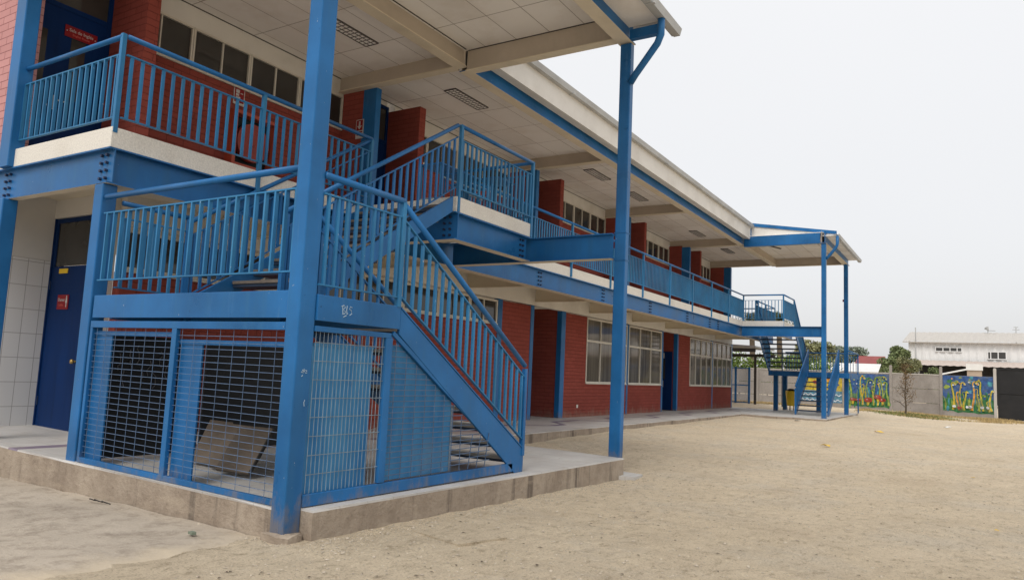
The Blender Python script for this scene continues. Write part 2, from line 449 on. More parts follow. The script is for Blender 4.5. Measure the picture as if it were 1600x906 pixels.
M['dark_shadow'] = simple('painted_dark_shade', (0.03, 0.03, 0.03), 0.9, 0.2)  # near-black colour that stands in for deep shade
M['red_roof'] = simple('red_tin_roof', (0.25, 0.06, 0.055), 0.6, 0.1)
M['white_roof'] = simple('white_tin_roof', (0.68, 0.67, 0.65), 0.5, 0.05)
M['black_gate'] = simple('black_gate_sheet', (0.016, 0.016, 0.017), 0.6, 0.2, dirt=(0.03, 0.028, 0.026))
M['tan_brick'] = simple('tan_block', (0.40, 0.32, 0.25), 0.8, 0.12)
for nm, c in (('mural_blue', (0.038, 0.090, 0.235)), ('mural_sky', (0.10, 0.22, 0.33)), ('mural_green', (0.035, 0.16, 0.055)),
              ('mural_lime', (0.24, 0.30, 0.06)), ('mural_yellow', (0.48, 0.36, 0.04)), ('mural_red', (0.30, 0.045, 0.03)),
              ('mural_white', (0.62, 0.64, 0.66)), ('mural_orange', (0.55, 0.24, 0.03)), ('mural_teal', (0.06, 0.24, 0.30))):
    M[nm] = simple(nm + '_paint', c, 0.8, 0.45, 7.0, dirt=(0.20, 0.21, 0.17), dscale=3, dl=(0.48, 0.72), da=0.5)
M['yellow_leaf'] = simple('yellow_litter', (0.66, 0.45, 0.08), 0.8, 0.1)
M['white_litter'] = simple('white_paper_litter', (0.75, 0.75, 0.74), 0.8, 0.05)
M['pebble'] = simple('pebbles', (0.42, 0.36, 0.28), 0.9, 0.3, 20)
M['diffuser'] = simple('louvre_metal', (0.10, 0.09, 0.085), 0.5, 0.1)
M['lens'] = simple('white_louvre_cell', (0.90, 0.89, 0.87), 0.3, 0.05)
M['concrete_post'] = M['wallconc']

# ------------------------------------------------------------------ mesh building helpers
class MB:
    def __init__(self): self.v, self.f, self.mi = [], [], []
    def add(self, vs, fs, m=0):
        o = len(self.v)
        self.v += [tuple(p) for p in vs]
        for q in fs:
            self.f.append(tuple(i + o for i in q)); self.mi.append(m)
        return self
    def box(self, x0, x1, y0, y1, z0, z1, m=0, mb=None):
        x0, x1 = min(x0, x1), max(x0, x1); y0, y1 = min(y0, y1), max(y0, y1); z0, z1 = min(z0, z1), max(z0, z1)
        vs = [(x0, y0, z0), (x1, y0, z0), (x1, y1, z0), (x0, y1, z0), (x0, y0, z1), (x1, y0, z1), (x1, y1, z1), (x0, y1, z1)]
        self.add(vs, [(3, 2, 1, 0)], m if mb is None else mb)
        return self.add(vs, [(4, 5, 6, 7), (0, 1, 5, 4), (1, 2, 6, 5), (2, 3, 7, 6), (3, 0, 4, 7)], m)
    def bar(self, p, q, w, h, up=(0, 0, 1), m=0):
        p, q, up = Vector(p), Vector(q), Vector(up)
        d = (q - p).normalized()
        s = d.cross(up).normalized(); u = s.cross(d)
        vs = []
        for c in (p, q):
            for a, b in ((-1, -1), (1, -1), (1, 1), (-1, 1)):
                vs.append(c + s * a * w / 2 + u * b * h / 2)
        return self.add(vs, [(0, 1, 2, 3), (7, 6, 5, 4), (0, 4, 5, 1), (1, 5, 6, 2), (2, 6, 7, 3), (3, 7, 4, 0)], m)
    def tube(self, pts, r, n=10, m=0):
        pts = [Vector(p) for p in pts]
        rs = r if isinstance(r, (list, tuple)) else [r] * len(pts)
        rings = []
        ref = Vector((0, 0, 1))
        for i, p in enumerate(pts):
            d = (pts[min(i + 1, len(pts) - 1)] - pts[max(i - 1, 0)]).normalized()
            if abs(d.dot(ref)) > 0.95: ref = Vector((1, 0, 0)) if abs(d.x) < 0.9 else Vector((0, 1, 0))
            s = d.cross(ref).normalized(); u = s.cross(d)
            rings.append([p + (s * math.cos(2 * math.pi * k / n) + u * math.sin(2 * math.pi * k / n)) * rs[i] for k in range(n)])
        vs = [v for g in rings for v in g]
        fs = []
        for i in range(len(pts) - 1):
            for k in range(n):
                a, b = i * n + k, i * n + (k + 1) % n
                fs.append((a, b, b + n, a + n))
        fs.append(tuple(range(n))[::-1]); fs.append(tuple((len(pts) - 1) * n + k for k in range(n)))
        return self.add(vs, fs, m)
    def prism(self, poly, d, m=0):
        # poly: list of 3-D points, d: extrusion vector
        n = len(poly); d = Vector(d)
        vs = [Vector(p) for p in poly] + [Vector(p) + d for p in poly]
        fs = [tuple(range(n))[::-1], tuple(range(n, 2 * n))] + [(i, (i + 1) % n, n + (i + 1) % n, n + i) for i in range(n)]
        return self.add(vs, fs, m)
    def quad(self, a, b, c, d, m=0): return self.add([a, b, c, d], [(0, 1, 2, 3)], m)
    def mesh(self, name, mats, org=(0, 0, 0), smooth=False):
        me = bpy.data.meshes.new(name)
        me.from_pydata([(x - org[0], y - org[1], z - org[2]) for x, y, z in self.v], [], self.f)
        for mt in (mats if isinstance(mats, (list, tuple)) else [mats]): me.materials.append(mt)
        me.polygons.foreach_set('material_index', self.mi)
        if smooth: me.polygons.foreach_set('use_smooth', [True] * len(me.polygons))
        me.update()
        return me

BASE = {}
def tag(o, label, cat, group=None, kind=None):
    if label: o['label'] = label
    if cat: o['category'] = cat
    if group: o['group'] = group
    if kind: o['kind'] = kind
    return o
def thing(name, label, cat, loc=(0, 0, 0), group=None):
    o = bpy.data.objects.new(name, None)
    o.empty_display_size = 0.2
    COL.objects.link(o)
    o.location = loc
    BASE[o.name] = Vector(loc)
    return tag(o, label, cat, group)
def base(o): return BASE[o.name]
def obj(name, mb, mats, parent=None, loc=None, bev=0, smooth=False):
    """mb holds world coordinates; the object origin goes to loc (top-level) or to the parent's base"""
    org = base(parent) if parent else Vector(loc or (0, 0, 0))
    o = bpy.data.objects.new(name, mb.mesh(name, mats, org, smooth))
    COL.objects.link(o)
    if parent: o.parent = parent
    else: o.location = org
    BASE[o.name] = org
    if bev:
        b = o.modifiers.new('bevel', 'BEVEL'); b.width = bev; b.segments = 2; b.limit_method = 'ANGLE'; b.harden_normals = False
    return o
def inst(name, me, parent, at):
    o = bpy.data.objects.new(name, me)
    COL.objects.link(o)
    o.parent = parent
    o.location = Vector(at) - base(parent)
    BASE[o.name] = Vector(at)
    return o
def struct(name, mb, mats, **k):
    o = obj(name, mb, mats, **k); o['kind'] = 'structure'; return o
def text_mesh(name, s, size, o, r, u, mat, parent, depth=0.0015, shear=0.0):
    cu = bpy.data.curves.new('txt', 'FONT')
    cu.body = s; cu.size = size; cu.extrude = depth; cu.shear = shear; cu.align_x = 'CENTER'; cu.align_y = 'CENTER'
    t = bpy.data.objects.new('txt', cu)
    COL.objects.link(t)
    bpy.context.view_layer.update()
    me = bpy.data.meshes.new_from_object(t.evaluated_get(bpy.context.evaluated_depsgraph_get()))
    bpy.data.objects.remove(t); bpy.data.curves.remove(cu)
    r, u = Vector(r).normalized(), Vector(u).normalized(); w = r.cross(u)
    b = base(parent); o = Vector(o) - b
    for v in me.vertices: v.co = o + r * v.co.x + u * v.co.y + w * v.co.z
    me.materials.clear(); me.materials.append(mat); me.name = name
    x = bpy.data.objects.new(name, me)
    COL.objects.link(x); x.parent = parent; BASE[x.name] = b
    return x

# ------------------------------------------------------------------ dimensions
GX = -7.65          # outer face of the gallery slab
XF = -4.55          # outer face of the stair-tower columns
FW = -9.55          # lower facade
UW = -10.6          # upper facade (recessed)
ZU = 3.47           # upper floor
ZL = 1.67           # stair half landing
YE = 34.9           # far end of the building
def sm(t): t = max(0, min(1, t)); return t * t * (3 - 2 * t)
def gz(x, y):
    z = -0.285 - 0.075 * math.exp(-((y - 10) / 4.0) ** 2)
    z += 0.15 * sm((y - 12) / 20) * sm((-x - 1) / 4)
    z += 0.05 * sm((-x - 6) / 1.2) * sm((y - 9) / 3)
    z -= 0.05 * sm((-x - 5.2) / 1.5) * sm((y - 16) / 10)
    z += 0.06 * sm((y - 36) / 8)
    z += 0.014 * noise.noise(Vector((x * 0.8, y * 0.8, 0.3)))
    if -9 < x < 12 and 0 < y < 24:
        z += 0.015 * noise.noise(Vector((x * 2.9, y * 2.9, 1.7))) + 0.013 * noise.noise(Vector((x * 7.5, y * 6.0, 4.1)))
    return z
def pz(x, y): return 0.01 - 0.020 * (x + 7.7) - 0.004 * (y - 4.2)   # plinth top, falls slightly to the yard

# ------------------------------------------------------------------ ground
def axis(segs):
    out = []
    for a, b, st in segs:
        n = max(1, int(round((b - a) / st)))
        out += [a + (b - a) * i / n for i in range(n)]
    return out + [segs[-1][1]]
xs = axis([(-400, -60, 60), (-60, -14, 6), (-14, -8, 0.5), (-8, 2.5, 0.07), (2.5, 6, 0.2), (6, 14, 0.7), (14, 60, 6), (60, 400, 60)])
ys = axis([(-60, -4, 6), (-4, 1, 0.8), (1, 2, 0.3), (2, 13, 0.07), (13, 18, 0.15), (18, 50, 0.6), (50, 120, 10), (120, 1200, 150)])
g = MB()
vs = [(x, y, gz(x, y)) for y in ys for x in xs]
nx = len(xs)
g.add(vs, [(j * nx + i, j * nx + i + 1, (j + 1) * nx + i + 1, (j + 1) * nx + i) for j in range(len(ys) - 1) for i in range(nx - 1)])
struct('sand_ground', g, M['sand'], smooth=True)

# dusty concrete path in front of the gable, its worn edge meeting the sand
p = MB()
n = 90
edge = []
for i in range(n + 1):
    y = -3 + 7.16 * i / n
    edge.append((-4.60 + 0.05 * noise.noise(Vector((y * 2.2, 0, 0))) + 0.05 * noise.noise(Vector((y * 9, 3, 0))), y))
cols = [0, 0.06, 0.12] + [0.2 + 0.12 * i for i in range(40)] + [5.6, 7.0, 12]
vs = []
for ex, y in edge:
    for c in cols: vs.append((ex - c, y, gz(ex - c, y) + (min(0.008, -0.012 + 0.05 * c))))
m_ = len(cols)
p.add(vs, [(j * m_ + i + 1, j * m_ + i, (j + 1) * m_ + i, (j + 1) * m_ + i + 1) for j in range(n) for i in range(m_ - 1)])
struct('concrete_path', p, M['path'], smooth=True)

# plinth below the near stair: L-shaped slab with stained concrete sides and pale tile top
def slab(name, poly, ztop, zbot, side, top, parts=24):
    b = MB()
    pts = []
    for i in range(len(poly)):
        a, c = Vector(poly[i]), Vector(poly[(i + 1) % len(poly)])
        k = max(1, int((c - a).length / 0.5))
        pts += [a + (c - a) * j / k for j in range(k)]
    N = len(pts)
    up = [(q.x, q.y, ztop(q.x, q.y)) for q in pts]
    rnd = random.Random(3)
    mid = [(q.x + rnd.uniform(-.008, .008), q.y + rnd.uniform(-.008, .008), ztop(q.x, q.y) - 0.018) for q in pts]
    lo = [(q.x, q.y, zbot) for q in pts]
    b.add(up, [tuple(range(N))], 1)
    b.add(up + mid, [(i, N + i, N + (i + 1) % N, (i + 1) % N) for i in range(N)], 1)
    b.add(mid + lo, [(i, N + i, N + (i + 1) % N, (i + 1) % N) for i in range(N)], 0)
    return struct(name, b, [side, top])
slab('stair_plinth', [(-14, 4.165), (-4.728, 4.165), (-4.728, 4.324), (XF + 0.10, 4.324), (XF + 0.17, 10.31), (-7.45, 10.31), (-7.45, 35.6), (-14, 35.6)],
     lambda x, y: pz(x, y) if y < 10.5 else -0.085, -0.7, M['plinth'], M['floor'])
slab('far_stair_plinth', [(-7.447, 28.5), (XF + 0.05, 28.5), (XF + 0.05, 37.2), (-7.447, 37.2)], lambda x, y: -0.075, -0.7, M['plinth'], M['floor_plain'])
b = MB()
rr = random.Random(4)
ring = [(XF - .10 + .17 * math.cos(a_ * .5236) * rr.uniform(.85, 1.1), 4.22 + .16 * math.sin(a_ * .5236) * rr.uniform(.85, 1.1)) for a_ in range(12)]
b.prism([(x, y, -.245 + rr.uniform(-.02, .02)) for x, y in ring], (0, 0, -.3)); struct('column_footing_pavement', b, M['plinth'])
# concrete pad under the second column
b = MB(); b.prism([(-4.40, 10.15, -0.32), (-4.15, 10.2, -0.32), (-4.2, 10.62, -0.32), (-4.62, 10.7, -0.32), (-4.65, 10.31, -0.32)], (0, 0, -0.3))
struct('footing_pavement', b, M['floor_plain'])

# ------------------------------------------------------------------ school building
B = thing('school_building', 'two-storey red brick school block with blue steel frame and open gallery', 'school building', (-9.6, 4.2, 0))
C_ = [M['blue'], M['cream']]

def beam_y(name, x0, x1, y0, y1, z0, z1, par, outer_blue=True, inner='cream', side=1):
    """I-beam along Y; outer web side faces +X"""
    b = MB()
    xo = x1 if side > 0 else x0
    b.box(x0, x1, y0, y1, z0, z0 + 0.016, 0, 1)
    b.box(x0, x1, y0, y1, z1 - 0.016, z1, 0)
    w = x1 - 0.085
    b.box(w - 0.012, w, y0 + .001, y1 - .001, z0 + 0.016, z1 - 0.016, 0)
    b.box(w - 0.0215, w - 0.0125, y0 + .06, y1 - .06, z0 + 0.0165, z1 - 0.0165, 1)
    return obj(name, b, C_ if outer_blue else [M['cream'], M['cream']], par)
def beam_x(name, x0, x1, y0, y1, z0, z1, par, blue=True):
    b = MB()
    b.box(x0, x1, y0, y1, z0, z0 + 0.016, 0, 1)
    b.box(x0, x1, y0, y1, z1 - 0.016, z1, 0)
    w = y0 + 0.06
    b.box(x0 + .001, x1 - .001, w, w + 0.012, z0 + 0.016, z1 - 0.016, 0)
    b.box(x0 + .06, x1 - .06, w + 0.0125, w + 0.0215, z0 + 0.0165, z1 - 0.0165, 1)
    return obj(name, b, C_ if blue else [M['cream'], M['cream']], par)

# gable
b = MB(); b.box(-16, -9.922, 4.22, 4.44, 3.48, 6.9); obj('gable_wall', b, M['brick_pink'], B)
b = MB(); b.box(-16, -11.21, 4.24, 4.44, -0.2, 2.86); obj('gable_wall', b, M['brick_pink'], B)
# porch at the ground floor: tiled wall, plaster above it, door wall
b = MB(); b.box(-11.21, -11.06, 4.25, 5.6, -0.05, 2.35); obj('tile_wall', b, M['tile'], B)
b = MB(); b.box(-11.21, -11.064, 4.25, 5.6, 2.353, 3.23); obj('plaster_wall', b, M['white_paint'], B)
b = MB(); b.box(-10.0, -9.70, 5.4, 5.55, -0.05, 3.23); b.box(-11.06, -10.0, 5.4, 5.55, 2.96, 3.23); obj('plaster_wall', b, M['white_paint'], B)
d = MB(); d.box(-11.03, -10.04, 5.43, 5.47, 0.015, 2.27); d.box(-11.03, -10.97, 5.425, 5.475, 2.272, 2.95); d.box(-10.10, -10.04, 5.425, 5.475, 2.272, 2.95)
d.box(-10.97, -10.10, 5.425, 5.475, 2.89, 2.95); d.box(-11.059, -11.032, 5.41, 5.5, 0.015, 2.955); d.box(-10.038, -10.002, 5.41, 5.5, 0.015, 2.955)
door = obj('door', d, M['blue_dark'], B, bev=0.004); door['label'] = 'dark blue washroom door under the gallery corner'
g_ = MB(); g_.box(-10.97, -10.10, 5.44, 5.455, 2.275, 2.89); obj('transom_pane', g_, M['glass'], door)
h = MB(); h.tube([(-10.16, 5.428, 0.97), (-10.16, 5.40, 0.97)], 0.016, 10); h.tube([(-10.16, 5.40, 0.97), (-10.16, 5.385, 0.97), (-10.16, 5.36, 0.97), (-10.16, 5.35, 0.97)], [0.018, 0.032, 0.03, 0.012], 14)
obj('handle', h, M['brass'], door, smooth=True)
h = MB()
for z in (0.35, 1.95): h.box(-11.045, -11.015, 5.415, 5.43, z, z + 0.12)
obj('hinge', h, M['bolt'], door)

# lower facade
def wall_x(par, y0, y1, z0, z1, x=FW, t=0.15, m='brick'):
    q = MB(); q.box(x - t, x, y0, y1, z0, z1); return obj('brick_wall', q, M[m], par)
def window(par, y0, y1, z0, z1, x, panes, glassm='glass', transom=None, fw=0.045, sill=True):
    """window facing +X: frame with sill and panes"""
    f = MB(); d0, d1 = x - 0.07, x + 0.012
    f.box(d0, d1, y0, y1, z0, z0 + fw); f.box(d0, d1, y0, y1, z1 - fw, z1)
    f.box(d0, d1 - .001, y0, y0 + fw, z0 + fw, z1 - fw); f.box(d0, d1 - .001, y1 - fw, y1, z0 + fw, z1 - fw)
    n = len(panes)
    cuts = [y0 + (y1 - y0) * t for t in panes]
    for c in cuts: f.box(d0 + .015, d1 - .008, c - fw * 0.38, c + fw * 0.38, z0 + fw, z1 - fw)
    if transom: f.box(d0 + .02, d1 - .004, y0 + fw, y1 - fw, transom - 0.03, transom + 0.03)
    w = obj('window', f, M['frame'], par, bev=0.003)
    gq = MB(); gq.box(x - 0.035, x - 0.029, y0 + fw * .6, y1 - fw * .6, z0 + fw * .6, z1 - fw * .6)
    obj('pane', gq, M[glassm], w)
    if sill:
        s_ = MB(); s_.box(x - 0.05, x + 0.035, y0 - 0.001, y1 + 0.001, z0 - 0.026, z0 - 0.002)
        obj('sill', s_, M['frame'], w, bev=0.004)
    return w
def column(par, x0, x1, y0, y1, z0, z1, m='blue', groove=True):
    q = MB(); q.box(x0, x1, y0, y1, z0, z1)
    return obj('column', q, M[m], par, bev=0.012)

# washroom stretch with high windows
wall_x(B, 5.552, 14.72, -0.15, 2.177)
for k in range(8):
    y0 = 5.56 + k * 1.145
    window(B, y0, y0 + 1.135, 2.205, 2.76, FW, (0.5,), sill=True)
column(B, FW - 0.12, FW + 0.012, 14.73, 14.93, -0.15, 2.80)
wall_x(B, 14.935, 16.27, -0.15, 2.775)
column(B, FW - 0.14, FW + 0.012, 16.275, 16.44, -0.15, 2.80)
# niche 1
for ya, yb in ((16.29, 16.43), (17.96, 18.10), (25.69, 25.81), (27.32, 27.43)):
    q = MB(); q.box(-10.55, FW - 0.142, ya, yb, -0.15, 2.86); obj('brick_wall', q, M['brick'], B)
column(B, FW - 0.14, FW + 0.012, 17.95, 18.19, -0.15, 2.80)
def niche_door(y0, y1, x=-10.45):
    d = MB(); d.box(x - .05, x - .01, y0 + .05, y1 - .05, -0.075, 2.10)
    d.box(x - .06, x, y0, y0 + .05, -0.08, 2.85); d.box(x - .06, x, y1 - .05, y1, -0.08, 2.85); d.box(x - .06, x, y0 + .05, y1 - .05, 2.10, 2.17); d.box(x - .06, x, y0 + .05, y1 - .05, 2.8, 2.85)
    o = obj('door', d, M['blue_dark'], B, bev=0.004)
    g1 = MB(); g1.box(x - .04, x - .03, y0 + .05, y1 - .05, 2.17, 2.8); obj('transom_pane', g1, M['glass'], o)
    hh = MB(); hh.tube([(x - 0.008, y1 - 0.2, 0.98), (x + 0.04, y1 - 0.2, 0.98), (x + 0.045, y1 - 0.3, 0.98)], 0.012, 8); obj('handle', hh, M['galv'], o)
    return o
niche_door(16.435, 17.955)
wall_x(B, 18.195, 19.53, -0.15, 2.775)
# socket cover on the brick
q = MB(); q.box(FW + .001, FW + 0.015, 19.0, 19.10, 0.17, 0.26); o = obj('socket_cover', q, M['frame'], B, bev=0.003)
for (y0, y1, cm) in ((19.54, 22.50, None), (22.66, 25.66, None)):
    window(B, y0, y1, 0.87, 2.76, FW, (0.33, 0.66), 'glass_lower', 2.09)
    wall_x(B, y0 - 0.01, y1 + 0.01, -0.15, 0.842)
column(B, FW - 0.12, FW + 0.008, 22.515, 22.645, -0.15, 2.80)
column(B, FW - 0.14, FW + 0.012, 25.675, 25.82, -0.15, 2.80)
column(B, FW - 0.14, FW + 0.012, 27.30, 27.44, -0.15, 2.80)
# open door leaf folded against the reveal, facing the yard end
d = MB(); d.box(-10.42, FW - 0.17, 27.26, 27.298, -0.07, 2.12)
od = obj('door', d, M['blue_dark'], B, bev=0.004); od['label'] = 'open dark blue classroom door folded into its recess'
q = MB(); q.box(-10.17, -9.98, 27.254, 27.2585, 1.08, 1.82); obj('door_glass', q, M['glass'], od)
q = MB(); q.box(-10.55, -10.50, 25.81, 27.32, -0.15, 2.86); obj('painted_room_shade', q, M['dark_shadow'], B)  # dark sheet paints the shade of the unlit room behind the open door
wall_x(B, 27.445, 28.80, -0.15, 2.775)
for (y0, y1) in ((28.83, 31.74), (31.90, 34.74)):
    window(B, y0, y1, 0.87, 2.76, FW, (0.25, 0.5, 0.75), 'glass_lower', 2.09)
    wall_x(B, y0 - 0.02, y1 + 0.01, -0.15, 0.842)
column(B, FW - 0.12, FW + 0.008, 31.755, 31.885, -0.15, 2.80)
column(B, FW - 0.14, FW + 0.012, 34.755, 34.90, -0.15, 2.80)
q = MB(); q.box(FW - 0.13, FW - 0.002, 5.552, YE, 2.805, 3.235); obj('lintel_cladding', q, M['cream_white'], B)
q = MB(); q.box(-16, FW - 0.152, YE - 0.15, YE, -0.2, 7.0); obj('end_wall', q, M['brick'], B)

# upper floor slab and gallery
q = MB()
q.box(-16, -11.0, 4.45, YE - .15, 3.25, ZU)
q.box(-10.999, GX, 4.20, YE, 3.252, ZU)
q.box(GX + .0005, -6.02, 8.12, 10.18, 3.254, ZU - .003)
q.box(GX + .0005, -6.12, 29.40, 31.36, 3.254, ZU - .003)
obj('gallery_slab', q, M['granite'], B, bev=0.008)
q = MB(); q.box(-11.0, GX - 0.24, 4.48, YE - .02, 3.215, 3.246); q.box(GX - 0.02, -6.25, 8.3, 10.0, 3.215, 3.246); q.box(GX - 0.02, -6.3, 29.6, 31.2, 3.215, 3.246)
obj('gallery_underside', q, M['cream'], B)
beam_y('gallery_beam', GX - 0.20, GX + 0.015, 4.30, YE, 2.86, 3.248, B)
beam_x('gallery_beam', -16, GX + 0.012, 4.19, 4.30, 2.862, 3.246, B)
q = MB(); q.box(GX - .085, GX - .055, 4.255, 4.31, 2.88, 3.23); obj('splice_plate', q, M['blue'], B)
beam_x('landing_beam', GX + 0.02, -6.0, 8.08, 8.26, 2.862, 3.246, B)
beam_y('landing_beam', -6.17, -6.005, 8.265, 10.14, 2.864, 3.244, B)
beam_x('landing_beam', GX + 0.02, -4.624, 10.20, 10.39, 2.862, 3.246, B)
beam_x('landing_beam', GX + 0.02, -4.60, 29.12, 29.30, 2.862, 3.246, B)
beam_y('landing_beam', -6.29, -6.105, 29.305, 31.3, 2.864, 3.244, B)
for y in (7.3, 10.4, 13.45, 16.5, 19.7, 22.9, 26.0, 29.2, 32.2):
    q = MB(); q.box(FW, GX - .205, y - .05, y + .05, 2.90, 2.912); q.box(FW, GX - .205, y - .012, y + .012, 2.912, 3.214)
    obj('cross_beam', q, M['cream'], B)
def bolt_mesh(axis):
    q = MB(); q.tube([(0, 0, 0), (0.03, 0, 0)] if axis == 'x' else [(0, 0, 0), (0, -0.03, 0)], 0.017, 6)
    return q.mesh('bolt', M['bolt'])
BM = {a: bolt_mesh(a) for a in 'xy'}
def bolts(x, y, z0, z1, axis='x', rows=4, gap=0.10):
    for i in range(rows):
        z = z0 + (z1 - z0) * i / (rows - 1)
        for s_ in (-1, 1):
            inst('bolt', BM[axis], B, (x, y + s_ * gap / 2, z) if axis == 'x' else (x + s_ * gap / 2, y, z))
for y in (13.45, 16.6, 19.75, 22.95, 25.3, 26.3): bolts(GX - 0.07, y, 2.93, 3.18)
bolts(-7.80, 4.25, 2.93, 3.18, 'y'); bolts(-9.86, 4.25, 2.93, 3.18, 'y')
bolts(-6.17, 8.14, 2.93, 3.18, 'y'); bolts(-6.09, 9.98, 2.93, 3.18, 'x', gap=0.08)

# main steel columns
FX0, FX1 = -4.725, -4.572
column(B, -9.92, -9.68, 4.13, 4.30, -0.35, 2.860)
column(B, -9.92, -9.68, 4.13, 4.30, 3.249, 6.45)
column(B, GX - 0.20, GX - 0.035, 4.19, 4.35, -0.05, 2.860)
column(B, FX0, FX1, 4.145, 4.32, -0.45, 6.29)
column(B, -4.622, -4.442, 10.30, 10.43, -0.5, 6.26)
q = MB()
rr = random.Random(12)
for _ in range(16):
    yy, zz = 4.235 + rr.gauss(0, .016), 1.02 + rr.gauss(0, .02)
    q.tube([(FX1 + .001, yy, zz), (FX1 + .001, yy + rr.uniform(-.012, .012), zz + rr.uniform(-.012, .012))], .003, 5)
q.tube([(FX1 + .001, 4.27, .80), (FX1 + .001, 4.262, .78), (FX1 + .001, 4.268, .75)], .003, 5)
obj('paint_mark', q, M['graffiti'], B)
q = MB()
q.tube([(-4.48, 10.31, 4.9), (-4.48, 10.28, 4.9)], 0.018, 8)
obj('lifting_lug', q, M['blue'], B)
for z in (2.84, 3.26):
    q = MB(); q.box(-4.63, -4.434, 10.292, 10.438, z, z + .012); obj('column_collar', q, M['blue'], B)
column(B, -4.715, -4.555, 28.95, 29.11, -0.4, 6.30)
column(B, -4.70, -4.535, 34.38, 34.54, -0.3, 6.32)
q = MB(); q.tube([(-4.75, 34.45, 4.75), (-4.69, 34.45, 4.75)], 0.05, 10); obj('alarm_knob', q, M['red_sign'], B)

# upper facade
bays = [(5.85, 10.33), (11.86, 16.58), (18.12, 22.83), (24.38, 29.08), (30.62, 34.73)]
doors_u = [(4.40, 5.65), (10.48, 11.66), (16.73, 17.92), (22.98, 24.18), (29.23, 30.42)]
for y0, y1 in bays:
    wall_x(B, y0, y1, ZU, 5.69, UW, 0.15)
    q = MB(); q.box(UW - 0.15, UW, y0, y1, 6.383, 6.75); obj('lintel_cladding', q, M['cream_white'], B)
    nwin = 4
    w = (y1 - y0) / nwin
    for k in range(nwin):
        window(B, y0 + k * w + .004, y0 + (k + 1) * w - .004, 5.71, 6.38, UW, (0.5,), sill=True, fw=0.034)
for i, (y0, y1) in enumerate(doors_u):
    x = UW + 0.02
    d = MB(); d.box(x - .05, x - .01, y0 + .06, y1 - .06, ZU + .01, 5.78)
    d.box(x - .06, x, y0, y0 + .06, ZU + .005, 6.6); d.box(x - .06, x, y1 - .06, y1, ZU + .005, 6.6)
    d.box(x - .06, x, y0 + .06, y1 - .06, 5.78, 5.85); d.box(x - .06, x, y0 + .06, y1 - .06, 6.53, 6.6)
    o = obj('door', d, M['blue_dark'], B, bev=0.004)
    gq = MB(); gq.box(x - .035, x - .03, y0 + .06, y1 - .06, 5.85, 6.53); obj('transom_pane', gq, M['glass'], o)
    gq = MB()
    for a, b_ in ((0.17, 0.33), (0.58, 0.74)):
        ya, yb = y0 + (y1 - y0) * a, y0 + (y1 - y0) * b_
        gq.box(x - .0095, x - .007, ya, yb, 4.55, 5.42)
    obj('door_glass', gq, M['glass'], o)
    hh = MB(); hh.box(x - .009, x + .004, y0 + 0.57, y0 + 0.61, 4.35, 4.55); hh.tube([(x, y0 + .59, 4.48), (x + .05, y0 + .59, 4.48), (x + .055, y0 + .69, 4.48)], .011, 8); obj('handle', hh, M['galv'], o)
    q = MB(); q.box(UW - 0.15, UW - 0.042, y0 - .0, y1, 6.61, 6.75); obj('lintel_cladding', q, M['cream_white'], B)
    # brick fin after the door
    q = MB(); q.box(UW - .1, -9.72, y1 + .003, y1 + .195, ZU, 6.50); obj('brick_fin', q, M['brick'], B)
    if i > 0:
        q = MB(); q.box(UW - .1, -10.06, y0 - .145, y0 - .004, ZU, 6.50); obj('brick_fin', q, M['brick'], B)
        column(B, -10.058, -9.72, y0 - .147, y0 - .002, ZU, 6.44)
q = MB(); q.box(UW - .1, -9.95, 34.74, 34.895, ZU, 6.4); obj('brick_fin', q, M['brick'], B)
column(B, -9.948, -9.62, 34.735, 34.9, ZU, 6.4)

# ceilings
q = MB(); q.box(UW, GX - .10, 4.2, YE, 6.72, 6.74); q.box(-7.64, -4.60, 3.5, 10.268, 6.72, 6.74)
q.box(-7.64, -4.66, 29.04, 34.8, 6.72, 6.74)
q.box(-4.60, -3.95, 3.5, 10.28, 6.50, 6.52); q.box(-4.68, -4.25, 29.0, 35.1, 6.58, 6.60)
obj('ceiling', q, M['soffit'], B)
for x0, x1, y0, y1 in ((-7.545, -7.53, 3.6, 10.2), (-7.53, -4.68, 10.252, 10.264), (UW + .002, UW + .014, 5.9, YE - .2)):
    q = MB(); q.box(x0, x1, y0, y1, 6.708, 6.7195); obj('painted_shadow_line', q, M['board_edge'], B)  # solid dark strips paint the shade line where ceiling meets beams and wall
for poly in ([(-7.2, 31.2), (-7.05, 31.1), (-6.75, 32.0), (-6.85, 32.2)], [(-6.35, 31.2), (-6.0, 31.0), (-5.5, 31.05), (-5.95, 31.3)]):
    q = MB(); q.prism([(x, y, 6.7165) for x, y in poly], (0, 0, .003)); obj('broken_panel', q, M['board_edge'], B)
# roof beams
def rbeam_y(x0, x1, y0, y1, z0, z1, outer):
    q = MB()
    q.box(x0, x1, y0, y1, z0, z0 + .018, 0 if outer else 1, 1)
    xo = x1 - .05
    q.box(xo - .014, xo, y0 + .001, y1 - .001, z0 + .018, z1, 0 if outer else 2)
    q.box(x0 + .05, x0 + .062, y0 + .001, y1 - .001, z0 + .018, z1, 2)
    return obj('roof_beam', q, [M['blue'], M['cream'], M['web']], B)
rbeam_y(-7.78, -7.55, 3.6, 10.28, 6.42, 6.718, False)
rbeam_y(-7.78, -7.55, 10.36, 29.2, 6.40, 6.90, True)
rbeam_y(-7.78, -7.55, 29.3, YE, 6.40, 6.718, False)
rbeam_y(-4.665, -4.43, 3.6, 10.45, 6.275, 6.75, True)
rbeam_y(-4.76, -4.53, 28.9, 34.9, 6.31, 6.75, True)
def rbeam_x(x0, x1, y0, z0, z1, w=0.18, m='cream'):
    q = MB(); q.box(x0, x1, y0, y0 + w, z0, z0 + .018); q.box(x0 + .001, x1 - .001, y0 + .045, y0 + .06, z0 + .018, z1, 1)
    return obj('roof_beam', q, [M[m], M['web'] if m == 'cream' else M[m]], B)
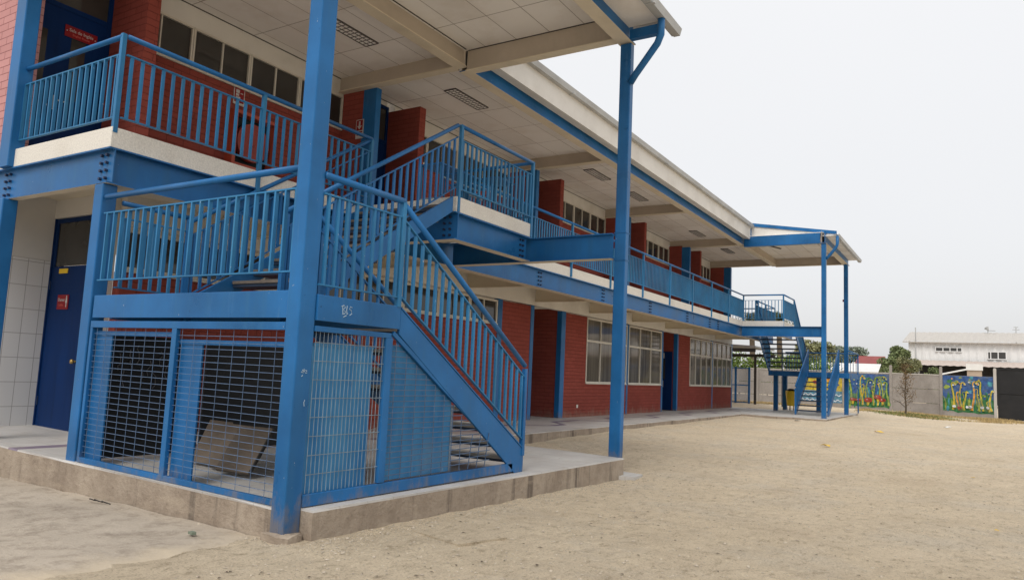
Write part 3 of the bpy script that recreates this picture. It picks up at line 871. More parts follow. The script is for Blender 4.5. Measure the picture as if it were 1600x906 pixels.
rbeam_x(-7.55, -4.667, 10.22, 6.33, 6.72)
rbeam_x(UW, -7.782, 10.18, 6.43, 6.72)
for y in (16.5, 22.75, 29.1, YE - .2): rbeam_x(UW, -7.782, y, 6.42, 6.72)
rbeam_x(-7.60, -4.762, YE - .2, 6.36, 6.72)
rbeam_x(-7.79, -7.60, YE - .2, 6.424, 6.72)
rbeam_x(-7.548, -4.762, 29.0, 6.32, 6.72, 0.16, 'blue')
# fascia, gutter and roof
q = MB(); q.box(-7.40, -7.32, 10.45, 29.25, 6.62, 7.12); obj('fascia', q, M['cream_white'], B)
q = MB(); q.box(-7.545, -7.402, 10.45, 29.25, 6.64, 6.655); obj('eave_soffit', q, M['cream_white'], B)
def gutter(x, y0, y1, z, par=B):
    q = MB(); pr = [(0, 0.11), (0, 0), (0.10, 0), (0.13, 0.11), (0.125, 0.11), (0.097, 0.006), (0.006, 0.006), (0.006, 0.11)]
    q.prism([(x + a, y0, z + c) for a, c in pr], (0, y1 - y0, 0))
    for k in range(int((y1 - y0) / 2.9) + 1):
        yy = y0 + 0.4 + 2.9 * k
        if yy < y1: q.box(x - .002, x + .137, yy - .03, yy + .03, z - .012, z + .02)
    return obj('gutter', q, M['galv'], par)
gutter(-7.318, 10.42, 29.25, 7.08)
q = MB(); q.box(-3.95, -3.93, 3.4, 10.75, 6.44, 6.56); obj('fascia', q, M['galv'], B)
gutter(-3.928, 3.4, 10.78, 6.44)
gutter(-4.24, 28.95, 35.5, 6.53)
def roofsheet(x0, z0, x1, z1, y0, y1):
    q = MB(); N = max(2, int((y1 - y0) / 0.18)); top = []
    for i in range(N + 1):
        y = y0 + (y1 - y0) * i / N; dz = 0.035 if i % 2 else 0
        top.append((x0, y, z0 + dz)); top.append((x1, y, z1 + dz))
    vs = top + [(a, b_, c - .02) for a, b_, c in top]; m2 = len(top)
    fs = []
    for i in range(N):
        a = 2 * i; fs.append((a, a + 1, a + 3, a + 2)); fs.append((m2 + a, m2 + a + 2, m2 + a + 3, m2 + a + 1))
        fs.append((a + 1, m2 + a + 1, m2 + a + 3, a + 3))
    fs.append((0, m2, m2 + 1, 1)); fs.append((m2 - 2, m2 - 1, 2 * m2 - 1, 2 * m2 - 2))
    q.add(vs, fs); return obj('roof', q, M['roof'], B)
roofsheet(-16, 8.9, -7.25, 7.20, 10.8, 29.25)
roofsheet(-16, 8.92, -3.84, 6.56, 3.4, 10.79)
roofsheet(-16, 8.92, -4.16, 6.65, 29.26, 35.5)
# gable infill of the far canopy with blue flashing
q = MB(); q.prism([(-7.40, 29.22, 6.62), (-4.40, 29.22, 6.62), (-4.25, 29.22, 6.70), (-7.40, 29.22, 7.20)], (0, .03, 0)); obj('fascia', q, M['cream_white'], B)
q = MB(); q.prism([(-7.38, 29.18, 7.16), (-4.22, 29.18, 6.66), (-4.22, 29.18, 6.78), (-7.38, 29.18, 7.29)], (0, .037, 0)); q.box(-7.44, -7.30, 29.10, 29.18, 6.40, 7.05)
obj('flashing', q, M['blue'], B)
# downpipes
def downpipe(pts, r=0.05):
    q = MB(); q.tube(pts, r, 12); return obj('downpipe', q, M['blue'], B, smooth=True)
downpipe([(-3.89, 10.12, 6.46), (-3.89, 10.12, 6.20), (-3.95, 10.14, 6.08), (-4.36, 10.30, 5.72), (-4.45, 10.33, 5.62)], 0.055)
q = MB(); q.box(-4.428, -3.94, 10.20, 10.30, 6.27, 6.42); obj('bracket', q, M['blue'], B)
downpipe([(-4.17, 29.0, 6.56), (-4.17, 29.0, 6.25), (-4.22, 29.0, 6.12), (-4.48, 29.0, 5.8), (-4.56, 29.02, 5.72)], 0.055)

# ceiling lights (louvred, recessed)
def ceil_light(x, y, lab):
    t = thing('ceiling_light', lab, 'ceiling light', (x, y, 6.71), 'louvred ceiling lights')
    q = MB()
    x0, x1, y0, y1, z0, z1 = x - .15, x + .15, y - .6, y + .6, 6.695, 6.718
    q.box(x0, x1, y0, y0 + .02, z0, z1); q.box(x0, x1, y1 - .02, y1, z0, z1); q.box(x0, x0 + .02, y0 + .02, y1 - .02, z0, z1); q.box(x1 - .02, x1, y0 + .02, y1 - .02, z0, z1)
    for k in range(1, 12): q.box(x0 + .02, x1 - .02, y0 + k * .1 - .007, y0 + k * .1 + .007, z0 + .002, z0 + .0072)
    for k in (1, 2): q.box(x0 + k * .1 - .007, x0 + k * .1 + .007, y0 + .02, y1 - .02, z0 + .003, z0 + .0068)
    obj('louvre', q, M['diffuser'], t)
    q = MB(); q.box(x0 + .01, x1 - .01, y0 + .01, y1 - .01, z0 + .0075, z0 + .0095); obj('diffuser', q, M['lens'], t)
ceil_light(-8.93, 8.7, 'louvred ceiling light nearest the front stair column')
ceil_light(-8.93, 12.2, 'louvred ceiling light above the upper stair landing')
ceil_light(-8.93, 18.6, 'louvred ceiling light left of the second canopy column')
ceil_light(-8.88, 21.4, 'louvred ceiling light just right of the second canopy column')
ceil_light(-9.0, 27.8, 'louvred ceiling light ahead of the far gallery bay')
ceil_light(-9.0, 32.0, 'louvred ceiling light in the last gallery bay')

# ------------------------------------------------------------------ railings
def bal_mesh(h, bx=0.022, by=0.034, m='blue_light'):
    q = MB(); q.box(-bx / 2, bx / 2, -by / 2, by / 2, 0, h)
    return q.mesh('baluster', M[m])
def rail_run(par, a, b, top, mid, bot, spacing=0.11, posts=(), post_h=None, post_lo=0.0, m='blue_light', hm='blue', bx=0.022, by=0.034, limit=None,
             hand=True, r=0.028, skip_ends=True, pw=0.05, hand_ext=(0, 0)):
    """railing bay from a to b (floor line); heights above that line"""
    a, b = Vector(a), Vector(b); d = b - a; L = Vector((d.x, d.y, 0)).length; u = d / d.length
    Z = Vector((0, 0, 1))
    if hand:
        q = MB(); q.tube([a + Z * top - u * hand_ext[0], b + Z * top + u * hand_ext[1]], r, 12); obj('handrail', q, M[hm], par, smooth=True)
    for zz in (mid, bot):
        q = MB(); q.bar(a + Z * zz, b + Z * zz, 0.034, 0.014); obj('rail', q, M[m], par)
    me = bal_mesh(mid - bot - 0.014, bx, by, m)
    n = max(1, int(round(L / spacing)))
    rest = MB()
    for i in range(n):
        t = (i + 0.5) / n
        at = a + d * t + Z * (bot + 0.007)
        if limit is None or i < limit: inst('baluster', me, par, at)
        else: rest.box(at.x - bx / 2, at.x + bx / 2, at.y - by / 2, at.y + by / 2, at.z, at.z + mid - bot - .014)
    if rest.v:
        o = obj('baluster', rest, M[m], par); o['kind'] = 'stuff'
    for t in posts:
        c = a + d * t
        q = MB(); q.box(c.x - pw / 2, c.x + pw / 2, c.y - pw / 2, c.y + pw / 2, c.z + post_lo, c.z + (post_h or top - 0.02)); obj('post', q, M[m], par, bev=0.004)

TOP, MID, BOT = 1.0, 0.80, 0.11
R1 = thing('gallery_railing', 'short blue railing across the gallery end beside the gable corner', 'railing', (-8.7, 4.23, ZU), 'gallery railings')
rail_run(R1, (-9.74, 4.235, ZU), (GX - .02, 4.235, ZU), TOP, MID, BOT, 0.125, (1.0,), 1.03, -0.06)
R2 = thing('gallery_railing', 'blue gallery railing between the gable corner and the stair top', 'railing', (GX, 6.1, ZU), 'gallery railings')
rail_run(R2, (GX + .01, 4.27, ZU), (GX + .01, 8.09, ZU), TOP, MID, BOT, 0.122, (0.475, 1.0), 0.99, -0.27, m='blue_light')
R3 = thing('gallery_railing', 'blue railing round the upper landing of the near stair', 'railing', (-6.02, 9.1, ZU), 'gallery railings')
rail_run(R3, (-6.03, 8.16, ZU), (-6.03, 10.15, ZU), TOP, MID, BOT, 0.108, (0.0, 1.0), 1.02, -0.215)
rail_run(R3, (-6.06, 10.14, ZU), (GX, 10.14, ZU), TOP, MID, BOT, 0.108)
R4 = thing('gallery_railing', 'long blue gallery railing running from the near stair to the far stair', 'railing', (GX, 20, ZU), 'gallery railings')
Y0, Y1 = 10.55, 29.45
rail_run(R4, (GX + .01, Y0, ZU), (GX + .01, Y1, ZU), TOP, MID, BOT, 0.105, [(y - Y0) / (Y1 - Y0) for y in (10.55, 12.62, 14.72, 16.85, 18.98, 21.1, 23.2, 25.25, 27.32, 29.43)], 0.99, -0.21, limit=100)
R5 = thing('gallery_railing', 'blue railing round the upper landing of the far stair', 'railing', (-6.1, 30.4, ZU), 'gallery railings')
rail_run(R5, (GX + .03, 29.43, ZU), (-6.14, 29.43, ZU), TOP, MID, BOT, 0.12, (1.0,), 0.99, -0.21)
rail_run(R5, (-6.13, 29.46, ZU), (-6.13, 31.36, ZU), TOP, MID, BOT, 0.108, (1.0,), 0.99, -0.1)
R6 = thing('gallery_railing', 'blue railing closing the far end of the gallery', 'railing', (GX, 33, ZU), 'gallery railings')
rail_run(R6, (GX + .01, 31.4, ZU), (GX + .01, 34.85, ZU), TOP, MID, BOT, 0.11, (0, 0.5, 1.0), 0.99, -0.21)
rail_run(R6, (GX, 34.85, ZU), (-9.6, 34.85, ZU), TOP, MID, BOT, 0.14)

# ------------------------------------------------------------------ near staircase
ST = thing('steel_staircase', 'near blue steel staircase with half landing above the mesh cage', 'staircase', (-6.0, 5.5, 0), 'blue outdoor staircases')
# half landing
q = MB(); q.box(GX - .01, XF - .02, 4.36, 5.34, ZL - .05, ZL - .012); obj('landing_floor', q, M['dark_metal'], ST)
q = MB(); q.box(GX + .002, FX0 - .002, 4.20, 4.245, ZL - .215, ZL + .012); obj('landing_beam', q, M['blue'], ST, bev=0.006)
q = MB(); q.box(XF - .045, XF - .004, 4.322, 5.36, ZL - .225, ZL - .012); lb = obj('landing_beam', q, M['blue'], ST, bev=0.006)
q = MB()
gx, gy, gz_ = XF - .0035, 4.60, ZL - .115
for st in ([(0, .04), (.012, -.045)], [(-.015, .035), (.02, .05), (.04, .03), (.008, .002), (.045, -.015), (.035, -.04), (.005, -.045)],
           [(.065, .05), (.06, .0), (.07, -.045), (.08, -.03)], [(.135, .035), (.11, .045), (.10, .015), (.125, .005), (.135, -.03), (.105, -.05)], [(.02, -.075), (.06, -.055)]):
    q.tube([(gx, gy + a_ * .85, gz_ + b_ * .8) for a_, b_ in st], 0.0036, 5)
obj('graffiti', q, M['graffiti'], lb)
q = MB(); q.box(GX + .0, XF - .05, 5.30, 5.34, ZL - .225, ZL - .055); obj('landing_beam', q, M['blue'], ST)
q = MB(); q.box(GX - .05, GX - .005, 4.41, 5.34, ZL - .215, ZL - .01); obj('landing_beam', q, M['blue'], ST)
# landing railing: left side, front side, wall side
LR = obj('railing', MB().box(GX - .02, GX + .02, 5.17, 5.21, ZL, ZL + 1.0), M['blue'], ST)
rail_run(LR, (GX + .0, 4.225, ZL), (FX0, 4.225, ZL), 1.045, 0.87, 0.17, 0.125, m='blue_light', bx=0.02, by=0.036, r=0.03)
rail_run(LR, (XF - .022, 4.32, ZL), (XF - .022, 5.33, ZL), 0.985, 0.83, 0.07, 0.115, (1.0,), 0.98, -0.02, m='blue_light', bx=0.026, by=0.026, r=0.03)
rail_run(LR, (GX - .02, 4.41, ZL), (GX - .02, 5.19, ZL), 1.02, 0.86, 0.12, 0.115, m='blue_light')
# lower flight
N1 = 9
y_top, y_bot = 5.36, 7.72
run = (y_bot - y_top) / (N1 - 1)
zb = pz(XF, 7.7)
rise = (ZL - 0.02 - zb) / N1
def stringer(par, x0, x1, pts, m='blue'):
    q = MB(); q.prism([(x0, y, z) for y, z in pts], (x1 - x0, 0, 0)); return obj('stringer', q, M[m], par, bev=0.005)
lowpts = [(5.365, 1.635), (7.50, 0.315), (7.73, 0.20), (7.73, zb + .002), (7.56, zb + .002), (5.365, 1.40)]
lowpts = [(5.365, 1.64), (7.735, 0.185), (7.735, zb + .002), (7.55, zb + .002), (5.365, 1.395)]
for x0 in (XF - .04, -5.75): 
    so = stringer(ST, x0, x0 + .03, lowpts)
    q = MB()
    q.bar((x0 + .005 if x0 < -5 else x0 - .0, 5.365, 1.648), (x0 + .005 if x0 < -5 else x0 - .0, 7.735, 0.195), 0.075, 0.012)
    obj('flange', q, M['blue'], so)
for k in range(1, N1):
    z = zb + rise * k; y = y_bot - run * k
    q = MB(); q.box(-5.715, XF - .045, y, y + run + .03, z - .035, z); tr = obj('tread', q, M['tread'], ST, bev=0.004)
    q = MB(); q.box(-5.71, XF - .047, y + .01, y + run + .02, z - .065, z - .037); obj('tread_frame', q, M['dark_metal'], tr)
FR = obj('railing', MB().box(XF - .047, XF + .003, 7.685, 7.735, zb + .19, 1.14), M['blue'], ST)
sl = (0.185 - 1.64) / (7.735 - 5.365)
def low(y): return 1.64 + sl * (y - 5.365)
rail_run(FR, (XF - .022, 5.36, low(5.36)), (XF - .022, 7.70, low(7.70)), 0.97, 0.83, 0.105, 0.116, m='blue_light', bx=0.026, by=0.030, r=0.03)
IR = obj('railing', MB().box(-5.755, -5.705, 7.685, 7.735, zb + .19, 1.14), M['blue'], ST)
rail_run(IR, (-5.73, 5.36, low(5.36)), (-5.73, 7.70, low(7.70)), 0.97, 0.83, 0.105, 0.13, (0.0,), 0.96, 0, m='blue', r=0.028)
# upper flight
N2 = 10
ya, yb = 5.25, 8.10
run2 = (yb - ya) / N2; rise2 = (ZU - ZL) / N2
def upz(y): return ZL + (ZU - ZL) * (y - ya) / (yb - ya)
uppts = [(5.22, ZL - .19), (5.22, ZL + .08), (8.06, 3.455), (8.06, 3.235)]
for x0 in (-6.07, GX + .02):
    stringer(ST, x0, x0 + .035, uppts)
for k in range(1, N2):
    z = ZL + rise2 * k; y = ya + run2 * k
    q = MB(); q.box(GX + .06, -6.075, y - .02, y + run2, z - .035, z); tr = obj('tread', q, M['tread_dark'], ST, bev=0.004)
    q = MB(); q.box(GX + .062, -6.077, y - .01, y + run2 - .01, z - .075, z - .037); obj('tread_frame', q, M['dark_metal'], tr)
for x in (-6.05, GX - .0):
    UR = obj('railing', MB().box(x - .025, x + .025, 5.19, 5.24, ZL, upz(5.22) + .97), M['blue'], ST)
    rail_run(UR, (x, 5.22, upz(5.22)), (x, 8.10, upz(8.10)), 1.0, 0.83, 0.12, 0.122, m='blue', r=0.028, by=0.034)

# ------------------------------------------------------------------ storage cage under the landing
CG = thing('storage_cage', 'blue wire mesh storage cage under the stair landing', 'cage', (-6.0, 4.25, 0))
zf = 1.40
q = MB()
yl = 4.212
q.bar((GX + .003, yl, 0.037), (XF - .17, yl, -0.022), .04, .05); q.box(GX + .003, XF - .225, yl - .02, yl + .02, zf - .045, zf + .02)
q.box(GX + .003, GX + .045, yl - .019, yl + .019, 0.04, zf - .047); q.box(-6.28, -6.21, yl - .022, yl + .022, 0.012, zf - .047); q.box(XF - .225, FX0 - .002, yl - .019, yl + .019, -0.04, zf + .02)
obj('frame', q, M['blue'], CG, bev=0.004)
q = MB()
xr = XF - .03
q.box(xr - .02, xr + .02, 4.322, 7.50, -0.045, 0.05); q.box(xr - .018, xr + .018, 4.322, 5.26, zf - .045, zf)
q.box(xr - .022, xr + .022, 5.19, 5.28, 0.057, zf - .047)
q.bar((xr, 5.29, 1.405), (xr, 7.47, 0.06), 0.03, 0.045)
obj('frame', q, M['blue'], CG, bev=0.004)
def wires(par, horizontals, verticals, r=0.0028, m='wire'):
    q = MB()
    for p0, p1 in horizontals + verticals: q.bar(p0, p1, r * 2, r * 2, up=(0.3, 0.4, 0.85))
    return obj('mesh_panel', q, M[m], par)
for x0, x1 in ((GX + .05, -6.28), (-6.21, XF - .225)):
    nv = int(round((x1 - x0) / 0.172)); nh = int(round((zf - .05 - .09) / 0.0545))
    def zb_(x): return 0.055 - 0.0205 * (x - GX)
    H = [((x0, yl + .004, zb_(x0) + (zf - .05 - zb_(x0)) * i / nh), (x1, yl + .004, zb_(x1) + (zf - .05 - zb_(x1)) * i / nh)) for i in range(1, nh)]
    V = []
    for i in range(nv):
        xx = x0 + (x1 - x0) * (i + .35) / nv; V.append(((xx, yl - .002, zb_(xx)), (xx, yl - .002, zf - .045)))
    wires(CG, H, V, 0.0021)
# front bay: closely spaced upright wires
H = [((xr + .004, 4.34, 0.05 + .152 * i), (xr + .004, 5.19, 0.05 + .152 * i)) for i in range(1, 9)]
V = [((xr - .001, 4.35 + .0455 * i, 0.055), (xr - .001, 4.35 + .0455 * i, zf - .047)) for i in range(19)]
wires(CG, H, V, 0.0024, 'wire_light')
def dz(y): return 1.36 - (y - 5.30) * (1.36 - 0.05) / (7.43 - 5.30)
H, V = [], []
for i in range(1, 26):
    z = 0.055 + .0515 * i
    ymax = 5.30 + (1.36 - z) / (1.31) * 2.13 - .02
    ymax = min(ymax, 6.95 - 0.25 * max(0, z - .2)) if z < .35 else ymax
    H.append(((xr + .003, 5.28, z), (xr + .003 + (0.05 if z < .35 else 0), ymax, z + (0.03 if z < .35 else 0))))
for i in range(11):
    y = 5.36 + .158 * i
    V.append(((xr - .002, y, 0.055), (xr - .002 + (.03 if y > 6.5 else 0), y + (.02 if y > 6.5 else 0), max(0.1, dz(y) - .01) if y < 6.6 else 0.42)))
wires(CG, H, V, 0.0034, 'wire')
# blue sheets fixed behind the mesh
def corr_sheet(name, poly, amp, m, par, axis='y', lab=None):
    q = MB(); q.prism(poly, (-0.012, 0, 0)); o = obj(name, q, M[m], par)
    if lab: o['label'] = lab
    return o
# upright folded sheet, front bay
q = MB(); y = 4.345; k = 0; pts = []
while y < 5.08:
    pts.append((xr - .028 - (0.010 if k % 2 else 0), y)); y += 0.0228; k += 1
vs = [(x, yy, z) for z in (0.03, 1.235) for x, yy in pts]; nn = len(pts)
q.add(vs, [(i, i + 1, nn + i + 1, nn + i) for i in range(nn - 1)])
q.box(xr - .05, xr - .03, 4.36, 5.085, 1.236, 1.262)
o = obj('metal_sheet', q, M['sheet'], CG); o['label'] = 'weathered pale blue sheet with upright folds'
q = MB(); q.prism([(xr - .03, 5.285, 0.06), (xr - .03, 6.31, 0.06), (xr - .03, 6.31, 0.775), (xr - .03, 5.47, 1.285), (xr - .03, 5.285, 1.30)], (-.012, 0, 0))
o = obj('metal_sheet', q, M['sheet'], CG); o['label'] = 'pale blue sheet cut to the slope of the stair'
q = MB(); q.box(xr - .045, xr - .025, 6.312, 6.33, 0.06, 0.70); obj('sheet_edge', q, M['wire_light'], CG)
# narrow sheets and cross bars behind the end mesh
for x0, x1, z1 in ((GX + .06, -7.32, 1.275), (-6.20, -5.885, 1.225)):
    q = MB(); q.box(x0, x1, yl + .03, yl + .045, 0.01, z1); obj('metal_sheet', q, M['blue'], CG)
for x0, x1, z in ((GX + .05, -6.285, 1.30), (-6.205, XF - .23, 1.235)):
    q = MB(); q.box(x0, x1, yl + .022, yl + .056, z - .022, z + .022); obj('cross_bar', q, M['blue'], CG)

# things stored in the cage
def solid_box(name, lab, cat, mats, fn, loc, group=None, bev=0.003):
    q = MB(); fn(q); o = obj(name, q, mats, loc=loc, bev=bev); return tag(o, lab, cat, group)
cb = thing('chalkboard', 'black chalkboard with chalk scribbles stored in the left cage bay', 'chalkboard', (-7.62, 4.9, 0.03))
q = MB(); q.box(-7.64, -7.615, 4.36, 5.52, 0.03, 1.30); obj('board', q, M['black'], cb)
q = MB()
rnd = random.Random(5)
for k in range(11):
    yy = 4.50 + 0.07 * k; z = rnd.uniform(0.92, 1.2); pts = []
    for j in range(5): pts.append((-7.612, yy + rnd.uniform(-.025, .025), z - 0.045 * j + rnd.uniform(-.02, .02)))
    q.tube(pts, 0.005, 5)
obj('chalk_scribble', q, M['chalk'], cb)
cb2 = thing('chalkboard', 'plain black chalkboard behind the brown boards in the cage', 'chalkboard', (-7.62, 6.5, 0.03))
q = MB(); q.box(-7.64, -7.615, 5.56, 7.60, 0.03, 1.27); obj('board', q, M['black'], cb2)
q = MB(); q.box(-7.645, -7.61, 5.54, 7.62, 1.272, 1.30); obj('board_frame', q, M['board_edge'], cb2)
def lean_board(x, y, w, hgt, lean, yaw, lab, mat):
    t = thing('leaning_board', lab, 'board', (x, y, 0.02), 'boards stored in the cage')
    u = Vector((math.cos(yaw), math.sin(yaw), 0)); nrm = Vector((-math.sin(yaw), math.cos(yaw), 0))
    up = (Vector((0, 0, 1)) * math.cos(lean) + nrm * math.sin(lean)); th = u.cross(up) * -0.035
    o = Vector((x, y, 0.03))
    q = MB(); q.prism([o, o + u * w, o + u * w + up * hgt, o + up * hgt], th * -1 if th.dot(nrm) < 0 else th); obj('board', q, M[mat], t)
    q = MB(); e = o + u * (w + .002); q.prism([e, e + u * .012, e + u * .012 + up * hgt, e + up * hgt], th * -1 if th.dot(nrm) < 0 else th); obj('edge', q, M['board_edge'], t)
lean_board(-6.98, 5.00, 0.40, 0.46, 0.45, -0.05, 'dusty brown board leaning at the left of the cage stack', 'board_tan')
lean_board(-6.60, 4.93, 0.34, 0.46, 0.5, -0.05, 'dusty brown board leaning in the middle of the cage stack', 'board_tan')
lean_board(-6.30, 4.80, 0.42, 0.50, 0.62, 0.12, 'dusty brown board leaning at the right of the cage stack', 'board_tan')

# ------------------------------------------------------------------ far staircase
S2 = thing('steel_staircase', 'far blue steel staircase in front of the painted wall', 'staircase', (-6.0, 33, 0), 'blue outdoor staircases')
q = MB(); q.box(-7.60, -4.46, 33.76, 36.7, 1.60, 1.65); obj('landing_floor', q, M['dark_metal'], S2)
q = MB(); q.box(-7.65, -4.42, 33.70, 33.755, 1.44, 1.66); obj('landing_beam', q, M['blue'], S2, bev=0.005)
q = MB(); q.box(-4.455, -4.41, 33.757, 36.72, 1.44, 1.66); obj('landing_beam', q, M['blue'], S2, bev=0.005)
N2 = 9
def up2(y): return ZU - (ZU - 1.65) * (y - 31.36) / (33.74 - 31.36)
for x0 in (-7.60, -6.13):
    stringer(S2, x0, x0 + .035, [(31.36, ZU - .01), (33.70, 1.70), (33.70, 1.44), (31.36, ZU - .27)])
    r_ = obj('railing', MB().box(x0 - .02, x0 + .03, 33.66, 33.71, 1.66, 2.68), M['blue'], S2)
    rail_run(r_, (x0, 31.40, up2(31.4)), (x0, 33.68, up2(33.68)), 1.0, 0.83, 0.12, 0.12, m='blue_light')
for k in range(1, N2 + 1):
    y = 31.36 + (33.7 - 31.36) * k / (N2 + 1); z = up2(y)
    q = MB(); q.box(-7.56, -6.135, y - .13, y + .13, z - .05, z); obj('tread', q, M['dark_metal'], S2)
def low2(y): return 1.63 - (1.63 + .07) * (33.70 - y) / (33.70 - 31.0)
for x0 in (-6.02, -4.82):
    stringer(S2, x0, x0 + .035, [(33.695, 1.63), (31.0, 0.10), (30.98, -0.07), (31.2, -0.07), (33.695, 1.40)])
    r_ = obj('railing', MB().box(x0 - .01, x0 + .04, 30.99, 31.04, -0.06, 0.95), M['blue'], S2)
    rail_run(r_, (x0 + .015, 31.02, low2(31.02) + .12), (x0 + .015, 33.69, low2(33.69)), 0.97, 0.83, 0.11, 0.12, (1.0,), 0.95, m='blue')
for k in range(1, 9):
    y = 31.0 + (33.7 - 31.0) * (k - .2) / 9; z = -.07 + 1.7 * k / 9
    q = MB(); q.box(-5.98, -4.825, y - .02, y + .26, z - .045, z); obj('tread', q, M['dark_metal'], S2)
LR2 = obj('railing', MB().box(-4.46, -4.41, 36.66, 36.71, -0.05, 2.55), M['blue'], S2)
rail_run(LR2, (-7.55, 36.68, 1.65), (-4.45, 36.68, 1.65), 0.93, 0.8, 0.1, 0.12)
q = MB(); q.tube([(-4.435, 33.72, 2.58), (-4.435, 36.66, 2.56)], .028, 10); obj('handrail', q, M['blue'], LR2, smooth=True)
for px_, py_ in ((-7.52, 34.6), (-7.52, 36.5), (-5.9, 35.6)):
    q = MB(); q.box(px_ - .09, px_ + .09, py_ - .09, py_ + .09, -0.1, 1.60); obj('support_post', q, M['blue'], S2, bev=0.005)

# ------------------------------------------------------------------ signs and gallery fittings
def sign(name, lab, y0, y1, z0, z1, x, mat, cat='sign'):
    q = MB(); q.box(x, x + .008, y0, y1, z0, z1)
    t = obj(name, q, M[mat], loc=(x, (y0 + y1) / 2, z0)); return tag(t, lab, cat)
s = sign('door_sign', 'small red room plate lettered Sala de Inglés on the blue door', 5.02, 5.46, 5.42, 5.58, UW + .022, 'red_sign')
# its plate hangs on the door leaf; lettering in two lines
text_mesh('lettering', 'Sala de Inglés', 0.062, (UW + .0318, 5.24, 5.522), (0, 1, 0), (0, 0, 1), M['white'], s)
text_mesh('lettering', 'English Room', 0.042, (UW + .0318, 5.24, 5.462), (0, 1, 0), (0, 0, 1), M['faint_red'], s)
q = MB()
for yy in (5.045, 5.435): q.tube([(UW + .030, yy, 5.50), (UW + .034, yy, 5.50)], 0.009, 8)
obj('screw', q, M['white'], s)
s = thing('washroom_sign', 'small red washroom plate lettered Damas on the dark blue door', 'sign', (-10.62, 5.42, 1.70))
q = MB(); q.box(-10.78, -10.50, 5.419, 5.427, 1.67, 1.87); obj('plate', q, M['red_sign'], s)
text_mesh('lettering', 'Damas', 0.062, (-10.675, 5.4175, 1.80), (1, 0, 0), (0, 0, 1), M['white'], s, 0.001)
text_mesh('lettering', 'Ladies', 0.045, (-10.675, 5.4175, 1.73), (1, 0, 0), (0, 0, 1), M['faint_red'], s, 0.001)
q = MB(); q.tube([(-10.545, 5.4185, 1.845), (-10.545, 5.416, 1.845)], 0.012, 10); q.prism([(-10.557, 5.4185, 1.83), (-10.533, 5.4185, 1.83), (-10.52, 5.4185, 1.76), (-10.57, 5.4185, 1.76)], (0, -.002, 0))
q.box(-10.556, -10.548, 5.4165, 5.4185, 1.70, 1.76); q.box(-10.542, -10.534, 5.4165, 5.4185, 1.70, 1.76); obj('figure_symbol', q, M['white'], s)
s = thing('door_plate', 'narrow yellow plate above the washroom sign', 'sign', (-10.72, 5.42, 2.2))
q = MB(); q.box(-10.82, -10.60, 5.419, 5.427, 2.17, 2.235); obj('plate', q, M['yellow'], s)
# hose cabinet and its sign
fc = thing('fire_hose_cabinet', 'orange-red fire hose cabinet on the brick wall behind the gallery railing', 'hose cabinet', (UW + .1, 8.2, 4.6))
q = MB(); y0, y1, z0, z1, x1 = 7.72, 8.62, 4.30, 5.26, UW + .2
q.box(UW + .002, x1, y0, y1, z0, z0 + .06); q.box(UW + .002, x1, y0, y1, z1 - .06, z1); q.box(UW + .002, x1, y0, y0 + .07, z0 + .06, z1 - .06); q.box(UW + .002, x1, y1 - .07, y1, z0 + .06, z1 - .06)
obj('cabinet_frame', q, M['cabinet_red'], fc, bev=0.004)
q = MB(); q.box(UW + .002, UW + .02, y0 + .07, y1 - .07, z0 + .06, z1 - .06); obj('cabinet_back', q, M['black'], fc)
q = MB(); q.tube([(UW + .06, 8.17, 4.78), (UW + .15, 8.17, 4.78)], 0.33, 28); q.tube([(UW + .15, 8.17, 4.78), (UW + .17, 8.17, 4.78)], 0.07, 16); obj('hose_reel', q, M['reel'], fc, smooth=False)
s = sign('hose_sign', 'small red and white fire hose sign above the hose cabinet', 7.80, 8.02, 5.40, 5.70, UW + .002, 'white')
q = MB(); q.box(UW + .0105, UW + .0125, 7.815, 8.005, 5.44, 5.685); obj('red_field', q, M['red_sign'], s)
q = MB(); q.box(UW + .0128, UW + .0145, 7.84, 7.91, 5.60, 5.66); q.box(UW + .0128, UW + .0145, 7.84, 7.90, 5.55, 5.59); q.box(UW + .0128, UW + .0145, 7.84, 7.93, 5.50, 5.54); q.box(UW + .0128, UW + .0145, 7.93, 7.98, 5.60, 5.615); obj('hose_symbol', q, M['white'], s)
s = thing('exit_sign', 'red and white down-arrow evacuation sign on the brick fin', 'sign', (-10.1, 10.33, 5.6))
q = MB(); q.box(-10.19, -10.0, 10.318, 10.331, 5.46, 5.84); obj('plate', q, M['white'], s)
q = MB(); q.box(-10.175, -10.015, 10.315, 10.3175, 5.62, 5.825); q.box(-10.175, -10.015, 10.315, 10.3175, 5.575, 5.60); q.box(-10.16, -10.06, 10.315, 10.3175, 5.52, 5.55); obj('red_field', q, M['red_sign'], s)
q = MB(); q.box(-10.115, -10.075, 10.312, 10.3148, 5.71, 5.80); q.prism([(-10.155, 10.3148, 5.71), (-10.095, 10.3148, 5.64), (-10.035, 10.3148, 5.71)], (0, -.0028, 0)); obj('arrow', q, M['white'], s)
s = sign('door_sign', 'small red plate with a white line on the second upper door', 10.92, 11.32, 5.10, 5.22, UW + .022, 'red_sign')
q = MB(); q.box(UW + .0305, UW + .0315, 10.98, 11.26, 5.155, 5.175); obj('lettering', q, M['white'], s)
